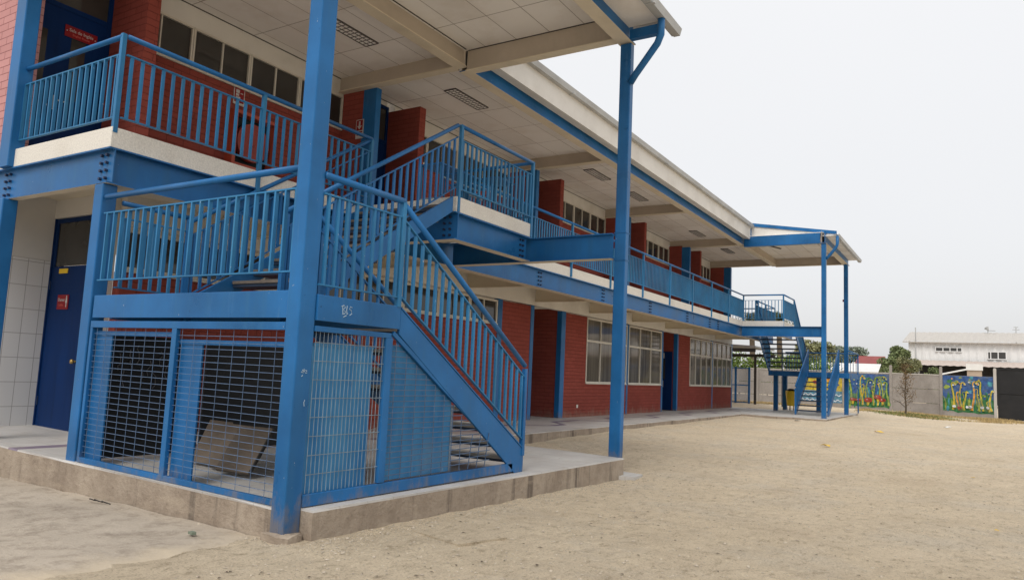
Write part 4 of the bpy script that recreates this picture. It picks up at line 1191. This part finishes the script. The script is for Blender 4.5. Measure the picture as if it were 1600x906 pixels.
# notices on the open classroom door
s = thing('notice', 'green-tinted notice at the top of the open classroom door', 'notice', (-10.2, 27.25, 1.9))
q = MB(); q.box(-10.30, -10.02, 27.250, 27.2535, 1.86, 2.06); obj('paper', q, M['white'], s)
q = MB(); q.box(-10.26, -10.08, 27.248, 27.2495, 1.90, 2.02); obj('printed_field', q, M['mural_green'], s)
s = thing('notice', 'white paper notice at handle height on the open classroom door', 'notice', (-10.2, 27.25, 0.9))
q = MB(); q.box(-10.40, -10.05, 27.2535, 27.257, 0.78, 1.03); obj('paper', q, M['white'], s)
q = MB()
for zz, xa, xb in ((0.98, -10.37, -10.24), (0.94, -10.36, -10.2), (0.88, -10.3, -10.22), (0.83, -10.28, -10.2), (0.90, -10.16, -10.09)): q.box(xa, xb, 27.2515, 27.253, zz - .012, zz + .012)
obj('lettering', q, M['board_edge'], s)

# blue school desks stacked on the upper landing
def desk(x, y, z, lab, flip=False):
    t = thing('school_desk', lab, 'desk', (x, y, z), 'blue school desks piled on the landing')
    w, dpt, hh = 0.52, 0.42, 0.66
    q = MB(); q.box(x - dpt / 2, x + dpt / 2, y - w / 2, y + w / 2, z + hh, z + hh + .02); obj('desk_top', q, M['blue'], t, bev=0.004)
    for sx in (-1, 1):
        for sy in (-1, 1):
            q = MB(); q.tube([(x + sx * dpt * .42, y + sy * w * .44, z), (x + sx * dpt * .42, y + sy * w * .44, z + hh)], 0.014, 8); obj('leg', q, M['blue_light'], t)
    q = MB()
    for sy in (-1, 1): q.bar((x - dpt * .42, y + sy * w * .44, z + .15), (x + dpt * .42, y + sy * w * .44, z + .15), .02, .02)
    obj('stretcher', q, M['wire_light'], t); q = MB(); q.bar((x + dpt * .42, y - w * .44, z + .48), (x + dpt * .42, y + w * .44, z + .48), .02, .02)
    obj('stretcher', q, M['wire_light'], t)
desk(-6.9, 8.85, ZU, 'blue school desk nearest the top of the near stair')
desk(-6.9, 9.42, ZU, 'blue school desk in the middle of the upper landing row')
desk(-6.55, 9.86, ZU, 'blue school desk at the outer corner of the upper landing')
desk(-7.2, 10.0, ZU, 'blue school desk against the inner end of the upper landing')

# ------------------------------------------------------------------ boundary wall with murals
WY = 46.6
PW = thing('precast_wall', 'grey precast concrete boundary wall with painted garden murals', 'wall', (-6, WY, -0.2))
posts = [-16.1, -13.65, -11.2, -8.82, -6.39, -3.97, -1.55, 0.9]
for i in range(len(posts) - 1):
    x0, x1 = posts[i], posts[i + 1]
    zt = 1.93 if i < 6 else 1.97
    q = MB()
    for r_ in range(3):
        za = -0.35 + r_ * (zt + .35) / 3; q.box(x0 + .07, x1 - .07, WY, WY + .06, za + .012, za + (zt + .35) / 3 - .012)
    obj('panel', q, M['wallconc'], PW, bev=0.006)
    if i != 6:
        q = MB(); q.box(x0 + .07, x1 - .07, WY - .02, WY + .08, zt, zt + .055); obj('coping', q, M['wh_roof'], PW)
for i, x in enumerate(posts):
    hgt = 2.38 if i > 4 else 2.0
    q = MB(); q.box(x - .07, x + .07, WY - .05, WY + .09, -0.5, hgt); q.box(x - .05, x + .05, WY - .03, WY + .07, hgt, hgt + .03); obj('post', q, M['wh_roof'] if i == 7 else M['wallconc'], PW, bev=0.01)
def blob(q, cx_, cz, rx, rz, y, m, n=14, jit=0.12, rnd=random.Random(2)):
    q.prism([(cx_ + rx * math.cos(2 * math.pi * k / n) * rnd.uniform(1 - jit, 1 + jit), y, cz + rz * math.sin(2 * math.pi * k / n) * rnd.uniform(1 - jit, 1 + jit)) for k in range(n)][::-1], (0, -.003, 0), m)
def ribbon(q, pts, w, y, m):
    L = []; R = []
    P = [Vector((a, 0, c)) for a, c in pts]
    for i, p_ in enumerate(P):
        d_ = (P[min(i + 1, len(P) - 1)] - P[max(i - 1, 0)]).normalized(); nn_ = Vector((-d_.z, 0, d_.x))
        ww = w[i] if isinstance(w, list) else w
        L.append((p_.x + nn_.x * ww, y, p_.z + nn_.z * ww)); R.append((p_.x - nn_.x * ww, y, p_.z - nn_.z * ww))
    n_ = len(P)
    for i in range(n_ - 1):
        q.prism([L[i], R[i], R[i + 1], L[i + 1]], (0, -.003, 0), m)
def curve(x, z0, z1, sway, ph, hook, n=14):
    pts = []
    for i in range(n):
        t = i / (n - 1); pts.append((x + sway * math.sin(ph + t * 4.2), z0 + (z1 - z0) * t))
    if hook:
        lx, lz = pts[-1]
        for k in range(1, 8): a = math.pi * k / 7; pts.append((lx + hook * (1 - math.cos(a)) , lz + abs(hook) * math.sin(a)))
    return pts
MM = [M[k] for k in ('mural_blue', 'mural_sky', 'mural_green', 'mural_lime', 'mural_yellow', 'mural_red', 'mural_white', 'mural_orange', 'mural_teal')]
def flower_mural(x0, x1, z1, seed, lab, tall, sky_r=0):
    rnd = random.Random(seed)
    bg = MB(); y = WY - .004
    hz = 0.75
    bg.prism([(x0, y, hz), (x1, y, hz), (x1, y, z1), (x0, y, z1)][::-1], (0, -.003, 0), 0)
    low_e = [(x0 + (x1 - x0) * k / 10, y, -0.02 + 0.12 * rnd.random()) for k in range(11)]
    bg.prism(([(x1, y, hz - .001), (x0, y, hz - .001)] + low_e), (0, -.003, 0), 2)
    o = obj('mural', bg, MM, PW); o['label'] = lab
    q = MB(); yy = y - .0045
    for k in range(26): blob(q, rnd.uniform(x0 + .1, x1 - .1), rnd.uniform(hz + .1, z1 - .06), rnd.uniform(.03, .16), rnd.uniform(.03, .12), yy - k * .0002, (1, 8, 2, 3, 0)[k % 5], 9, .45, rnd)
    yy -= .0055
    for k in range(24): blob(q, rnd.uniform(x0 + .08, x1 - .08), rnd.uniform(.12, hz + .2), rnd.uniform(.03, .10), rnd.uniform(.10, .36), yy - k * .0002, (3, 2, 8, 2)[k % 4], 10, .4, rnd)
    obj('brush_patches', q, MM, o)
    q = MB(); yy -= .006
    for i, (fx, zt, hook, c_) in enumerate(tall):
        x = x0 + (x1 - x0) * fx
        pts = curve(x, 0.15, zt, 0.06, i * 1.3, hook)
        ws = [(0.060 - 0.034 * min(1, k / 13)) * rnd.uniform(.7, 1.25) for k in range(len(pts))]
        ribbon(q, pts, [w_ + .022 for w_ in ws], yy, (2, 8, 0)[i % 3]); ribbon(q, pts, ws, yy - .0045, c_)
        yy -= .006
        ex, ez = pts[-1]
        blob(q, ex, ez - .02, .065, .05, yy, c_, 10, .35, rnd); blob(q, ex + .02, ez - .03, .03, .022, yy - .0045, 6, 8, .3, rnd)
    for i in range(10):
        x = rnd.uniform(x0 + .1, x1 - .1); pts = curve(x, .12, rnd.uniform(.6, 1.3), .05, i, rnd.choice((0, .06, -.05)))
        ribbon(q, pts, .016, yy, (3, 4, 2)[i % 3]); yy -= .0005
    obj('painted_stems', q, MM, o)
    q = MB(); yy -= .008
    for k in range(8): blob(q, rnd.uniform(x0 + .15, x1 - .15), rnd.uniform(hz + .5, z1 - .08), .04, .04, yy, (6, 4, 7)[k % 3], 7, .3, rnd)
    return o, q, yy
T1 = [(0.12, 1.55, 0.12, 3), (0.38, 1.62, 0.10, 4), (0.5, 1.4, 0.16, 3), (0.66, 1.58, 0.12, 3), (0.77, 1.3, 0.10, 4), (0.84, 1.62, 0.14, 3), (0.97, 1.35, -0.10, 3)]
o, q, yy = flower_mural(-6.31, -4.06, 1.88, 11, 'mural of curling yellow stems and red mushrooms on blue', T1)
for mx, mz, r_ in ((-5.9, .42, .16), (-5.62, .40, .14), (-5.1, .42, .22), (-4.62, .60, .20), (-4.38, .45, .17)):
    blob(q, mx, mz - .14, .06, .15, yy - .003, 4, 8, .15); blob(q, mx, mz, r_, r_ * .62, yy - .007, 5, 12, .1); blob(q, mx - r_ * .3, mz + .03, .03, .02, yy - .011, 6, 7, .1)
    yy -= .0003
obj('painted_mushrooms', q, MM, o)
T2 = [(0.20, 1.50, 0.08, 4), (0.30, 1.05, 0.04, 7), (0.36, 1.52, 0.08, 4), (0.44, 1.1, 0.03, 4), (0.60, 1.55, 0.12, 7), (0.70, 1.0, 0.02, 3), (0.77, 1.6, -0.10, 4), (0.95, 1.2, 0.03, 4)]
o, q, yy = flower_mural(-1.47, 0.82, 1.95, 23, 'mural of tall yellow stems and white puff flowers on blue', T2)
for mx in (-0.95, -0.35, -0.22, 0.30, 0.55): blob(q, mx, .33, .085, .07, yy - .004, 6, 9, .25)
blob(q, -0.72, .28, .12, .07, yy - .004, 5, 9, .25)
obj('painted_flowers', q, MM, o)
q = MB(); y = WY - .004
q.prism([(-8.74, y, 0.82), (-6.46, y, 0.82), (-6.46, y, 1.88), (-8.74, y, 1.88)][::-1], (0, -.003, 0), 4)
q.prism([(-8.74, y, 0.15), (-6.46, y, 0.15), (-6.46, y, .818), (-8.74, y, .818)][::-1], (0, -.003, 0), 1)
o = obj('mural', q, MM, PW); o['label'] = 'yellow mural panel with pale blue waves behind the far stair'
q = MB()
for r_ in range(4):
    pts = [(-8.7 + 2.2 * k / 40, .28 + .15 * r_ + .045 * math.sin(k * 1.25 + r_)) for k in range(41)]
    ribbon(q, pts, .022, WY - .009, 8 if r_ % 2 else 6)
for bx_, bz, c_ in ((-7.9, 1.3, 5), (-7.2, 1.45, 7), (-6.8, 1.2, 0)): blob(q, bx_, bz, .16, .10, WY - .010, c_, 10, .25)
obj('painted_waves', q, MM, o)
# side yard gate in blue mesh
GT = thing('mesh_gate', 'blue mesh side gate between the school and the grey wall', 'gate', (-11.2, 42.8, -0.15))
q = MB()
for x in (-12.2, -11.5, -10.75): q.box(x - .05, x + .05, 42.75, 42.85, -0.3, 1.95)
for z in (-0.05, 0.9, 1.85): q.box(-12.2, -10.75, 42.77, 42.83, z, z + .06)
obj('gate_frame', q, M['blue'], GT)
q = MB()
for k in range(30): q.bar((-12.2, 42.8, -0.02 + .063 * k), (-10.75, 42.8, -0.02 + .063 * k), .022, .022)
for k in range(13): q.bar((-12.15 + .11 * k, 42.795, -0.05), (-12.15 + .11 * k, 42.795, 1.88), .022, .022)
obj('mesh_panel', q, M['wire'], GT)
# lean-to shed behind the gable end
SH = thing('lean_to_shed', 'dark corrugated lean-to shelter behind the far end of the school', 'shed', (-11, 41, 0))
q = MB(); q.prism([(-15, 38.2, 3.15), (-9.3, 38.2, 2.85), (-9.3, 38.2, 2.93), (-15, 38.2, 3.23)], (0, 4.2, 0)); obj('roof', q, M['roof'], SH)
q = MB(); q.box(-15, -9.3, 38.15, 38.25, 2.62, 2.80); obj('roof_edge', q, M['board_edge'], SH)
q = MB(); q.box(-15, -9.25, 42.2, 42.3, 2.5, 2.66); obj('roof_edge', q, M['board_edge'], SH)
q = MB(); q.box(-10.35, -10.23, 42.2, 42.3, -0.3, 2.5); obj('post', q, M['board_edge'], SH)
# black gate
BG = thing('sheet_gate', 'black sheet metal yard gate at the end of the painted wall', 'gate', (2.5, WY, -.25))
q = MB(); q.box(1.0, 5.2, WY, WY + .04, -0.27, 2.42); obj('gate_leaf', q, M['black_gate'], BG)
q = MB(); q.box(1.0, 5.2, WY - .03, WY - .001, 2.34, 2.42); q.box(1.0, 1.06, WY - .03, WY - .001, -.25, 2.34); q.box(3.0, 3.06, WY - .03, WY - .001, -.25, 2.34); q.box(1.06, 3.0, WY - .03, WY - .001, 1.1, 1.16); obj('gate_frame', q, M['black_gate'], BG)

# yellow bin by the far stair
BN = thing('litter_bin', 'yellow litter bin on a post left of the far stair', 'bin', (-7.15, 35.9, -.15))
q = MB(); bx_, by_ = -7.15, 36.0
q.tube([(bx_, by_, 0.12), (bx_, by_, 0.2), (bx_, by_, 0.75), (bx_, by_, 0.80)], [0.17, 0.19, 0.24, 0.235], 18); obj('bin_body', q, M['yellow'], BN, smooth=True)
q = MB(); q.tube([(bx_, by_, 0.801), (bx_, by_, 0.83), (bx_, by_, 0.90)], [0.225, 0.21, 0.10], 18); obj('bin_lid', q, M['black'], BN, smooth=True)
q = MB(); q.tube([(bx_ - .05, by_, -.3), (bx_ - .05, by_, .12)], .025, 8); q.tube([(bx_ + .1, by_, -.3), (bx_ + .1, by_, .12)], .02, 8); obj('bin_stand', q, M['bark'], BN)
q = MB(); q.tube([(-8.6, 41.0, -0.4), (-8.6, 41.0, 2.9)], .03, 8); o = obj('steel_pole', q, M['dark_metal'], loc=(-8.6, 41.0, -.3)); tag(o, 'thin dark steel pole behind the far stair', 'pole')

# ------------------------------------------------------------------ beyond the wall
WH = thing('warehouse', 'white corrugated warehouse with pale roof beyond the wall', 'warehouse', (8, 85, 0))
q = MB(); N = 180; x0, x1 = -5.6, 34.0; pts = []
for i in range(N + 1): pts.append((x0 + (x1 - x0) * i / N, 85 - (0.12 if i % 3 == 0 else 0)))
vs = [(a, c, z) for z in (0, 5.92) for a, c in pts]
q.add(vs, [(i, i + 1, N + 2 + i, N + 1 + i) for i in range(N)]); q.box(-5.6, -5.5, 85.02, 97, 0, 6.0)
obj('wall', q, M['wh_white'], WH)
q = MB(); N = 150; top = []
for i in range(N + 1):
    x = -6.1 + 40.5 * i / N; dz_ = .05 * (i % 2); top += [(x, 84.5, 5.92 + dz_), (x + .25, 91, 7.25 + dz_)]
q.add(top, [(2 * i, 2 * i + 2, 2 * i + 3, 2 * i + 1) for i in range(N)]); q.box(-6.1, 34.4, 84.48, 84.6, 5.80, 5.90)
obj('roof', q, M['wh_roof'], WH)
def wwin(x0, x1, z0, z1, cuts):
    q = MB(); q.box(x0 - .08, x1 + .08, 84.83, 84.90, z0 - .08, z0); q.box(x0 - .08, x1 + .08, 84.83, 84.90, z1, z1 + .08); q.box(x0 - .08, x0, 84.83, 84.9, z0, z1); q.box(x1, x1 + .08, 84.83, 84.9, z0, z1)
    for c in cuts: q.box(c - .04, c + .04, 84.84, 84.9, z0, z1)
    w = obj('window', q, M['wh_white'], WH); g1 = MB(); g1.box(x0, x1, 84.88, 84.92, z0, z1); obj('pane', g1, M['glass'], w)
wwin(-3.2, -1.05, 5.02, 5.34, (-2.6, -2.0, -1.4)); wwin(1.15, 2.55, 4.38, 5.0, (1.35, 1.95))
AN = thing('annex_shed', 'low annex with pinkish corrugated roof along the warehouse', 'shed', (5, 82, 0))
q = MB(); N = 120; top = []
for i in range(N + 1):
    x = -4.9 + 36 * i / N; dz_ = .05 * (i % 2); top += [(x + (.9 if i < 0 else 0), 80.0, 3.42 + dz_), (x, 84.6, 4.05 + dz_)]
q.add(top, [(2 * i, 2 * i + 2, 2 * i + 3, 2 * i + 1) for i in range(N)]); obj('roof', q, M['annex_roof'], AN)
q = MB(); q.box(-4.5, 31, 82.5, 82.6, 0, 3.6); obj('wall', q, M['dark_shadow'], AN)  # shade under the annex roof is put into the wall colour
KB = thing('block_hut', 'small tan block hut in front of the annex', 'hut', (0, 76, 0))
q = MB(); q.box(-.55, .55, 76, 77.2, 0, 3.0); obj('wall', q, M['tan_brick'], KB); q = MB(); q.box(-.62, .62, 75.9, 77.3, 3.0, 3.55); obj('roof', q, M['white_roof'], KB)
q = MB(); q.bar((-2.7, 70, 2.35), (-.2, 70, 3.0), .12, .12); o = obj('roof_rail', q, M['wh_white'], loc=(-1.5, 70, 2.6)); tag(o, 'slanting white roof edge left of the tan hut', 'roof edge')
for x, hgt, lab in ((-4.95, 7.9, 'thin mast at the left corner of the white warehouse'), (3.65, 8.9, 'small aerial at the right of the warehouse roof')):
    q = MB(); yy = 84.7 if x < 0 else 90.8; q.tube([(x, yy, 3.0), (x, yy, hgt - .6 if x < 0 else 7.9)], .06, 6)
    if x > 0: q.tube([(x - .3, yy, 7.6), (x + .3, yy, 7.6)], .04, 5); q.tube([(x - .2, yy, 7.85), (x + .2, yy, 7.85)], .04, 5)
    o = obj('aerial_mast', q, M['galv'], loc=(x, yy, 3)); tag(o, lab, 'mast')
AD = thing('satellite_dish', 'small satellite dish on the warehouse roof', 'dish', (1.2, 90.5, 7.2))
q = MB(); q.tube([(1.12, 90.5, 7.75), (1.3, 90.4, 7.5)], [.22, .06], 12); obj('dish', q, M['galv'], AD); q = MB(); q.tube([(1.25, 90.5, 7.6), (1.25, 90.5, 7.1)], .05, 6); q.tube([(1.25, 90.4, 7.45), (1.9, 90.4, 7.45)], .04, 5); obj('dish_mast', q, M['galv'], AD)
HR = thing('red_roof_house', 'small white house with red roof between the trees', 'house', (-10.5, 95, 0))
q = MB(); q.box(-12.1, -8.8, 95, 98, 0, 4.0); obj('wall', q, M['wh_white'], HR); q = MB(); q.prism([(-11.8, 94.6, 3.85), (-8.7, 94.6, 3.85), (-8.8, 97, 4.75), (-11.6, 97, 4.75)], (0, .1, .06)); obj('roof', q, M['red_roof'], HR)
LRF = thing('low_house', 'low building with white tin roof behind the far stair', 'house', (-9, 64, 0))
q = MB(); q.prism([(-11.6, 62, 2.0), (-6.2, 62, 2.0), (-6.3, 66, 2.95), (-11.4, 66, 2.95)], (0, .1, .06)); obj('roof', q, M['white_roof'], LRF); q = MB(); q.box(-11.4, -6.4, 62.5, 66, -.2, 2.05); obj('wall', q, M['wh_white'], LRF)

def foliage(q, blobs, n, size, rnd, flat=0.0):
    for (cx_, cy_, cz, rx, ry, rz, share) in blobs:
        for _ in range(int(n * share)):
            while True:
                a = Vector((rnd.uniform(-1, 1), rnd.uniform(-1, 1), rnd.uniform(-1, 1)))
                if 0.25 < a.length < 1.0 + rnd.uniform(0, .16): break
            c = Vector((cx_ + a.x * rx, cy_ + a.y * ry, cz + a.z * rz))
            d1 = Vector((rnd.gauss(0, 1), rnd.gauss(0, 1), rnd.gauss(0, 1))).normalized(); d2 = d1.cross(Vector((rnd.gauss(0, 1), rnd.gauss(0, 1), rnd.gauss(0, 1)))).normalized()
            s_ = size * rnd.uniform(.5, 1.3)
            q.add([c - d1 * s_, c + d2 * s_ * .5, c + d1 * s_, c - d2 * s_ * .5], [(0, 1, 2, 3)])
def tree(lab, x, y, hgt, w, leaf, n, size, seed, trunk=0.3, low=0.25, z0=-.2, cat='tree', lobes=16):
    rnd = random.Random(seed)
    t = thing('tree', lab, cat, (x, y, z0), 'trees beyond the wall')
    q = MB(); q.tube([(x, y, z0), (x + .1, y, z0 + hgt * .3), (x - .1, y, z0 + hgt * .65)], [trunk, trunk * .75, trunk * .35], 8)
    bl = []
    for k in range(lobes):
        a = rnd.uniform(0, 6.28); rr = rnd.uniform(.15, 1) * w * .36; hh = z0 + hgt * (low + (1 - low) * rnd.uniform(.1, .88)); tp = 1 - .55 * max(0, (hh - z0) / hgt - .5) * 2
        lx, ly = x + rr * math.cos(a) * tp, y + rr * math.sin(a) * tp
        s_ = rnd.uniform(.11, .2) * w
        bl.append((lx, ly, min(hh, z0 + hgt - s_ * .7), s_, s_, s_ * .75, 1 / lobes))
        q.tube([(x, y, z0 + hgt * .35), ((x + lx) / 2, (y + ly) / 2, (z0 + hgt * .35 + hh) / 2 + .2), (lx, ly, hh)], [trunk * .4, trunk * .25, trunk * .1], 5)
    obj('trunk', q, M['bark'], t)
    q = MB(); foliage(q, bl, n, size, rnd); obj('crown', q, M[leaf], t)
    return t
tree('broad olive-green tree behind the low white-roofed building', -13.2, 76, 5.6, 7.2, 'leaf_olive', 11000, .17, 1, low=.1)
tree('tall grey-green tree right of the far canopy column', -12.9, 100, 7.6, 5.6, 'leaf_dark', 10000, .2, 2, low=.1)
tree('distant pale green tree behind the grey-green tree', -15.8, 112, 8.3, 4.6, 'leaf_dark', 5000, .22, 12, low=.1)
tree('round dark tree left of the white warehouse', -6.1, 78, 5.5, 3.9, 'leaf_mid', 9000, .14, 3, low=.05)
tree('yellow-green shrub-like tree in front of the warehouse corner', -4.2, 62, 3.8, 3.2, 'leaf_olive', 7000, .10, 4, low=.05)
tree('bright green bush over the wall beside the sapling', -2.4, 58, 3.0, 1.7, 'leaf_mid', 2500, .08, 5, low=.1)
tree('dark green bush right of the red roof', -5.9, 66, 3.3, 1.5, 'leaf_mid', 2500, .10, 6, low=.05)
# hedge seen under the gallery
HG = thing('hedge', 'bright green hedge behind the grey wall at the school end', 'hedge', (-12, 50, 0))
q = MB(); rnd = random.Random(9)
foliage(q, [(-15 + .9 * k, 50 + rnd.uniform(-.4, .4), 1.6 + rnd.uniform(-.2, .5), .9, .8, 1.3, 1 / 9) for k in range(9)], 9000, .11, rnd); obj('foliage', q, M['leaf_bright'], HG)
q = MB()
for k in range(9): q.tube([(-15 + .9 * k, 50, -.2), (-15 + .9 * k, 50, 1.6)], .05, 6)
obj('stem', q, M['bark'], HG)
# palms far behind the upper landing
def palm(x, y, hgt, lab, seed):
    rnd = random.Random(seed); t = thing('palm_tree', lab, 'palm', (x, y, -.2), 'palms behind the school')
    q = MB(); q.tube([(x, y, -.2), (x + .1, y, hgt * .5), (x, y, hgt)], [.28, .22, .2], 8); obj('trunk', q, M['bark'], t)
    q = MB()
    for k in range(46):
        a = rnd.uniform(0, 6.28); el = rnd.uniform(-.2, 1.4); L = rnd.uniform(1.3, 2.0)
        d_ = Vector((math.cos(a), math.sin(a), 0)); pr = None
        for j in range(9):
            s_ = j / 8; p_ = Vector((x, y, hgt)) + d_ * L * s_ * math.cos(el) + Vector((0, 0, L * (s_ * math.sin(el) - .55 * s_ * s_)))
            if pr is not None:
                side = d_.cross(Vector((0, 0, 1))) * .62 * (1 - abs(s_ - .45))
                for sg in (-1, 1): q.add([pr, pr + (p_ - pr) * .55, p_ + side * sg - Vector((0, 0, .18))], [(0, 1, 2)])
            pr = p_
    obj('crown', q, M['leaf_palm'], t)
palm(-15.3, 61.5, 6.0, 'palm seen between the gallery rails on the left', 1)
palm(-13.5, 63, 6.2, 'palm seen behind the far stair landing on the right', 2)
# sapling in front of the wall
rnd = random.Random(31)
t = thing('sapling', 'thin half-bare sapling growing before the grey wall panel', 'sapling', (-2.95, 42.2, -.25))
q = MB(); tips = []
main = [(-2.95, 42.2, -.35), (-2.93, 42.2, .3), (-2.97, 42.2, .9), (-2.92, 42.2, 1.6), (-2.95, 42.2, 2.3)]
q.tube(main, [.05, .04, .032, .022, .01], 7)
for k in range(26):
    tz = rnd.uniform(.25, 2.2); a = rnd.uniform(0, 6.28); L = rnd.uniform(.25, .62) * (1.15 - tz / 3)
    p0 = Vector((-2.94, 42.2, tz)); p1 = p0 + Vector((math.cos(a) * L * .6, math.sin(a) * L * .6, L * .5)); p2 = p1 + Vector((math.cos(a + .4) * L * .3, math.sin(a + .4) * L * .3, L * .45))
    q.tube([p0, p1, p2], [.013, .009, .005], 5); tips += [(p0, p1), (p1, p2), (p1, p2)]
q.tube([(-2.94, 42.2, .2), (-3.2, 42.2, .45), (-3.5, 42.1, .62)], [.02, .015, .008], 5)
obj('trunk', q, M['bark'], t)
q = MB()
for a, b_ in tips * 11:
    c = a + (b_ - a) * rnd.random() + Vector((rnd.gauss(0, .09), rnd.gauss(0, .09), rnd.gauss(0, .09)))
    d1 = Vector((rnd.gauss(0, 1), rnd.gauss(0, 1), rnd.gauss(0, 1))).normalized(); d2 = d1.cross(Vector((rnd.gauss(0, 1), rnd.gauss(0, 1), rnd.gauss(0, 1)))).normalized(); s_ = rnd.uniform(.02, .045)
    q.add([c - d1 * s_, c + d2 * s_ * .5, c + d1 * s_, c - d2 * s_ * .5], [(0, 1, 2, 3)])
obj('crown', q, M['leaf_dry'], t)

# ------------------------------------------------------------------ ground cover and litter
def blades(name, lab, n, fx, mat, hmin, hmax, seed):
    rnd = random.Random(seed); q = MB()
    for _ in range(n):
        x, y = fx(rnd); z = gz(x, y) - .01; hgt = rnd.uniform(hmin, hmax); a = rnd.uniform(0, 6.28); w = .012; l_ = rnd.uniform(.3, 1.2) * hgt
        q.add([(x - w * math.sin(a), y + w * math.cos(a), z), (x + w * math.sin(a), y - w * math.cos(a), z), (x + l_ * math.cos(a), y + l_ * math.sin(a), z + hgt)], [(0, 1, 2)])
    o = obj(name, q, mat); return tag(o, lab, 'grass', None, 'stuff')
def strip(rnd):
    while True:
        x, y = rnd.uniform(-5.2, 2.0), rnd.uniform(40.8, 46.5)
        if math.sin(x * 1.9) + math.sin(y * 1.3 + x) + rnd.gauss(0, .6) > 0.1: return x, y
blades('dry_grass', 'dry straw-coloured grass along the foot of the painted wall', 16000, strip, M['grass_dry'], .03, .12, 4)
blades('green_grass', 'green grass tufts round the sapling', 5000, lambda r: (-2.6 + r.gauss(0, .75), 42.2 + r.gauss(0, .8)), M['grass_green'], .04, .13, 5)
blades('wall_weeds', 'dry weeds at the foot of the grey wall behind the far stair', 5000, lambda r: (r.uniform(-13, -7), r.uniform(43.5, 46.4)), M['grass_dry'], .03, .14, 6)
def pebbles(name, lab, n, fx, mat, smin, smax, seed):
    rnd = random.Random(seed); q = MB()
    for _ in range(n):
        x, y = fx(rnd); s_ = rnd.uniform(smin, smax) * (1 if rnd.random() < .85 else 1.8); z = gz(x, y) + s_ * .25
        ax = [Vector((rnd.gauss(0, 1), rnd.gauss(0, 1), rnd.gauss(0, .6))).normalized() for _ in range(1)][0]
        ring = []
        ph = rnd.uniform(0, 6.28)
        for k in range(5):
            a = ph + 2 * math.pi * k / 5; rr = s_ * rnd.uniform(.7, 1.2); ring.append((x + rr * math.cos(a), y + rr * math.sin(a), z - s_ * .1))
        q.add(ring + [(x + s_ * rnd.uniform(-.2, .2), y + s_ * rnd.uniform(-.2, .2), z + s_ * rnd.uniform(.3, .6))], [(k, (k + 1) % 5, 5) for k in range(5)])
    o = obj(name, q, mat); return tag(o, lab, 'gravel', None, 'stuff')
def yard(rnd):
    y = 2.4 + 16 * rnd.random() ** 1.8
    return rnd.uniform(-4.3, 0.75 * y + 1.5), y
def base_strip(rnd):
    if rnd.random() < .6: return XF + .12 + abs(rnd.gauss(0, .22)), rnd.uniform(4.1, 10.4)
    return rnd.uniform(-8.5, -4.4), 4.15 - abs(rnd.gauss(0, .10))
pebbles('sand_grit', 'small stones and grit scattered over the sandy yard', 9000, yard, M['pebble'], .004, .013, 8)
pebbles('plinth_grit', 'loose grit gathered along the foot of the plinth', 2600, base_strip, M['pebble'], .003, .010, 9)
rnd = random.Random(77); q = MB()
for _ in range(900):
    x, y = yard(rnd) if rnd.random() < .8 else (rnd.uniform(-4, 12), rnd.uniform(12, 36)); z = gz(x, y) + .006; a = rnd.uniform(0, 3.14); l_ = rnd.uniform(.008, .028); w = l_ * rnd.uniform(.25, .6)
    q.add([(x + l_ * math.cos(a), y + l_ * math.sin(a), z), (x - w * math.sin(a), y + w * math.cos(a), z + .006), (x - l_ * math.cos(a), y - l_ * math.sin(a), z + .002), (x + w * math.sin(a), y - w * math.cos(a), z + .004)], [(0, 1, 2, 3)])
tag(obj('dry_leaf_bits', q, M['bark']), 'dark dry leaf bits and twigs scattered over the sand', 'leaf litter', None, 'stuff')
def litter(x, y, s_, mat, lab, seed, cat='litter'):
    rnd = random.Random(seed); q = MB(); z = gz(x, y) + .012
    n_ = 7; r0 = [(x + s_ * math.cos(6.28 * k / n_) * rnd.uniform(.6, 1.2), y + s_ * math.sin(6.28 * k / n_) * rnd.uniform(.6, 1.2), z + rnd.uniform(0, s_ * .45)) for k in range(n_)]
    q.prism(r0, (0, 0, .004)); o = obj('litter_scrap', q, mat, loc=(x, y, z)); return tag(o, lab, cat)
litter(-2.88, 18.3, .13, M['yellow_leaf'], 'nearer of two yellow wrappers on the sand before the far stair', 1)
litter(-2.53, 25.6, .13, M['yellow_leaf'], 'farther of two yellow wrappers on the sand before the far stair', 2)
litter(-.05, 14.7, .035, M['yellow_leaf'], 'small yellow scrap on the sand at the right, mid yard', 3)
litter(.17, 9.7, .03, M['yellow_leaf'], 'small yellow scrap nearest the camera at the right', 4)
litter(-.9, 33.0, .13, M['white_litter'], 'white paper scrap on the sand below the white puff flower mural', 5)
litter(-4.3, 34.9, .12, M['white_litter'], 'white paper scrap beside the far canopy column foot', 6)
litter(-5.2, 27.2, .12, M['white_litter'], 'crumpled clear plastic scrap before the far stair plinth', 7)
q = MB(); z = gz(-5.24, 3.83) + .022; q.prism([(-5.26, 3.81, z), (-5.20, 3.80, z), (-5.19, 3.835, z), (-5.25, 3.85, z)], (0, 0, .02)); o = obj('litter_block', q, M['leaf_dark'], loc=(-5.24, 3.83, z)); tag(o, 'small dark green block lying on the concrete path', 'litter')
q = MB(); z = gz(-6.6, 4.0) + .02
for k in range(5): q.tube([(-7.05 + .06 * k, 4.03, z + .005), (-7.0 + .06 * k, 4.0 + .012 * (k % 2), z + .02), (-6.95 + .06 * k, 4.03, z + .004)], .005, 6)
o = obj('debris_clump', q, M['board_edge'], loc=(-6.9, 4.02, z)); tag(o, 'dark dry debris lying against the plinth foot', 'litter')
q = MB(); z = gz(-3.8, 5.4); q.prism([(-4.2, 5.25, z + .002), (-3.55, 5.05, z + .012), (-3.4, 5.55, z + .010), (-3.95, 5.72, z - .004)], (0, 0, -.05)); struct('buried_paving', q, M['sand'])
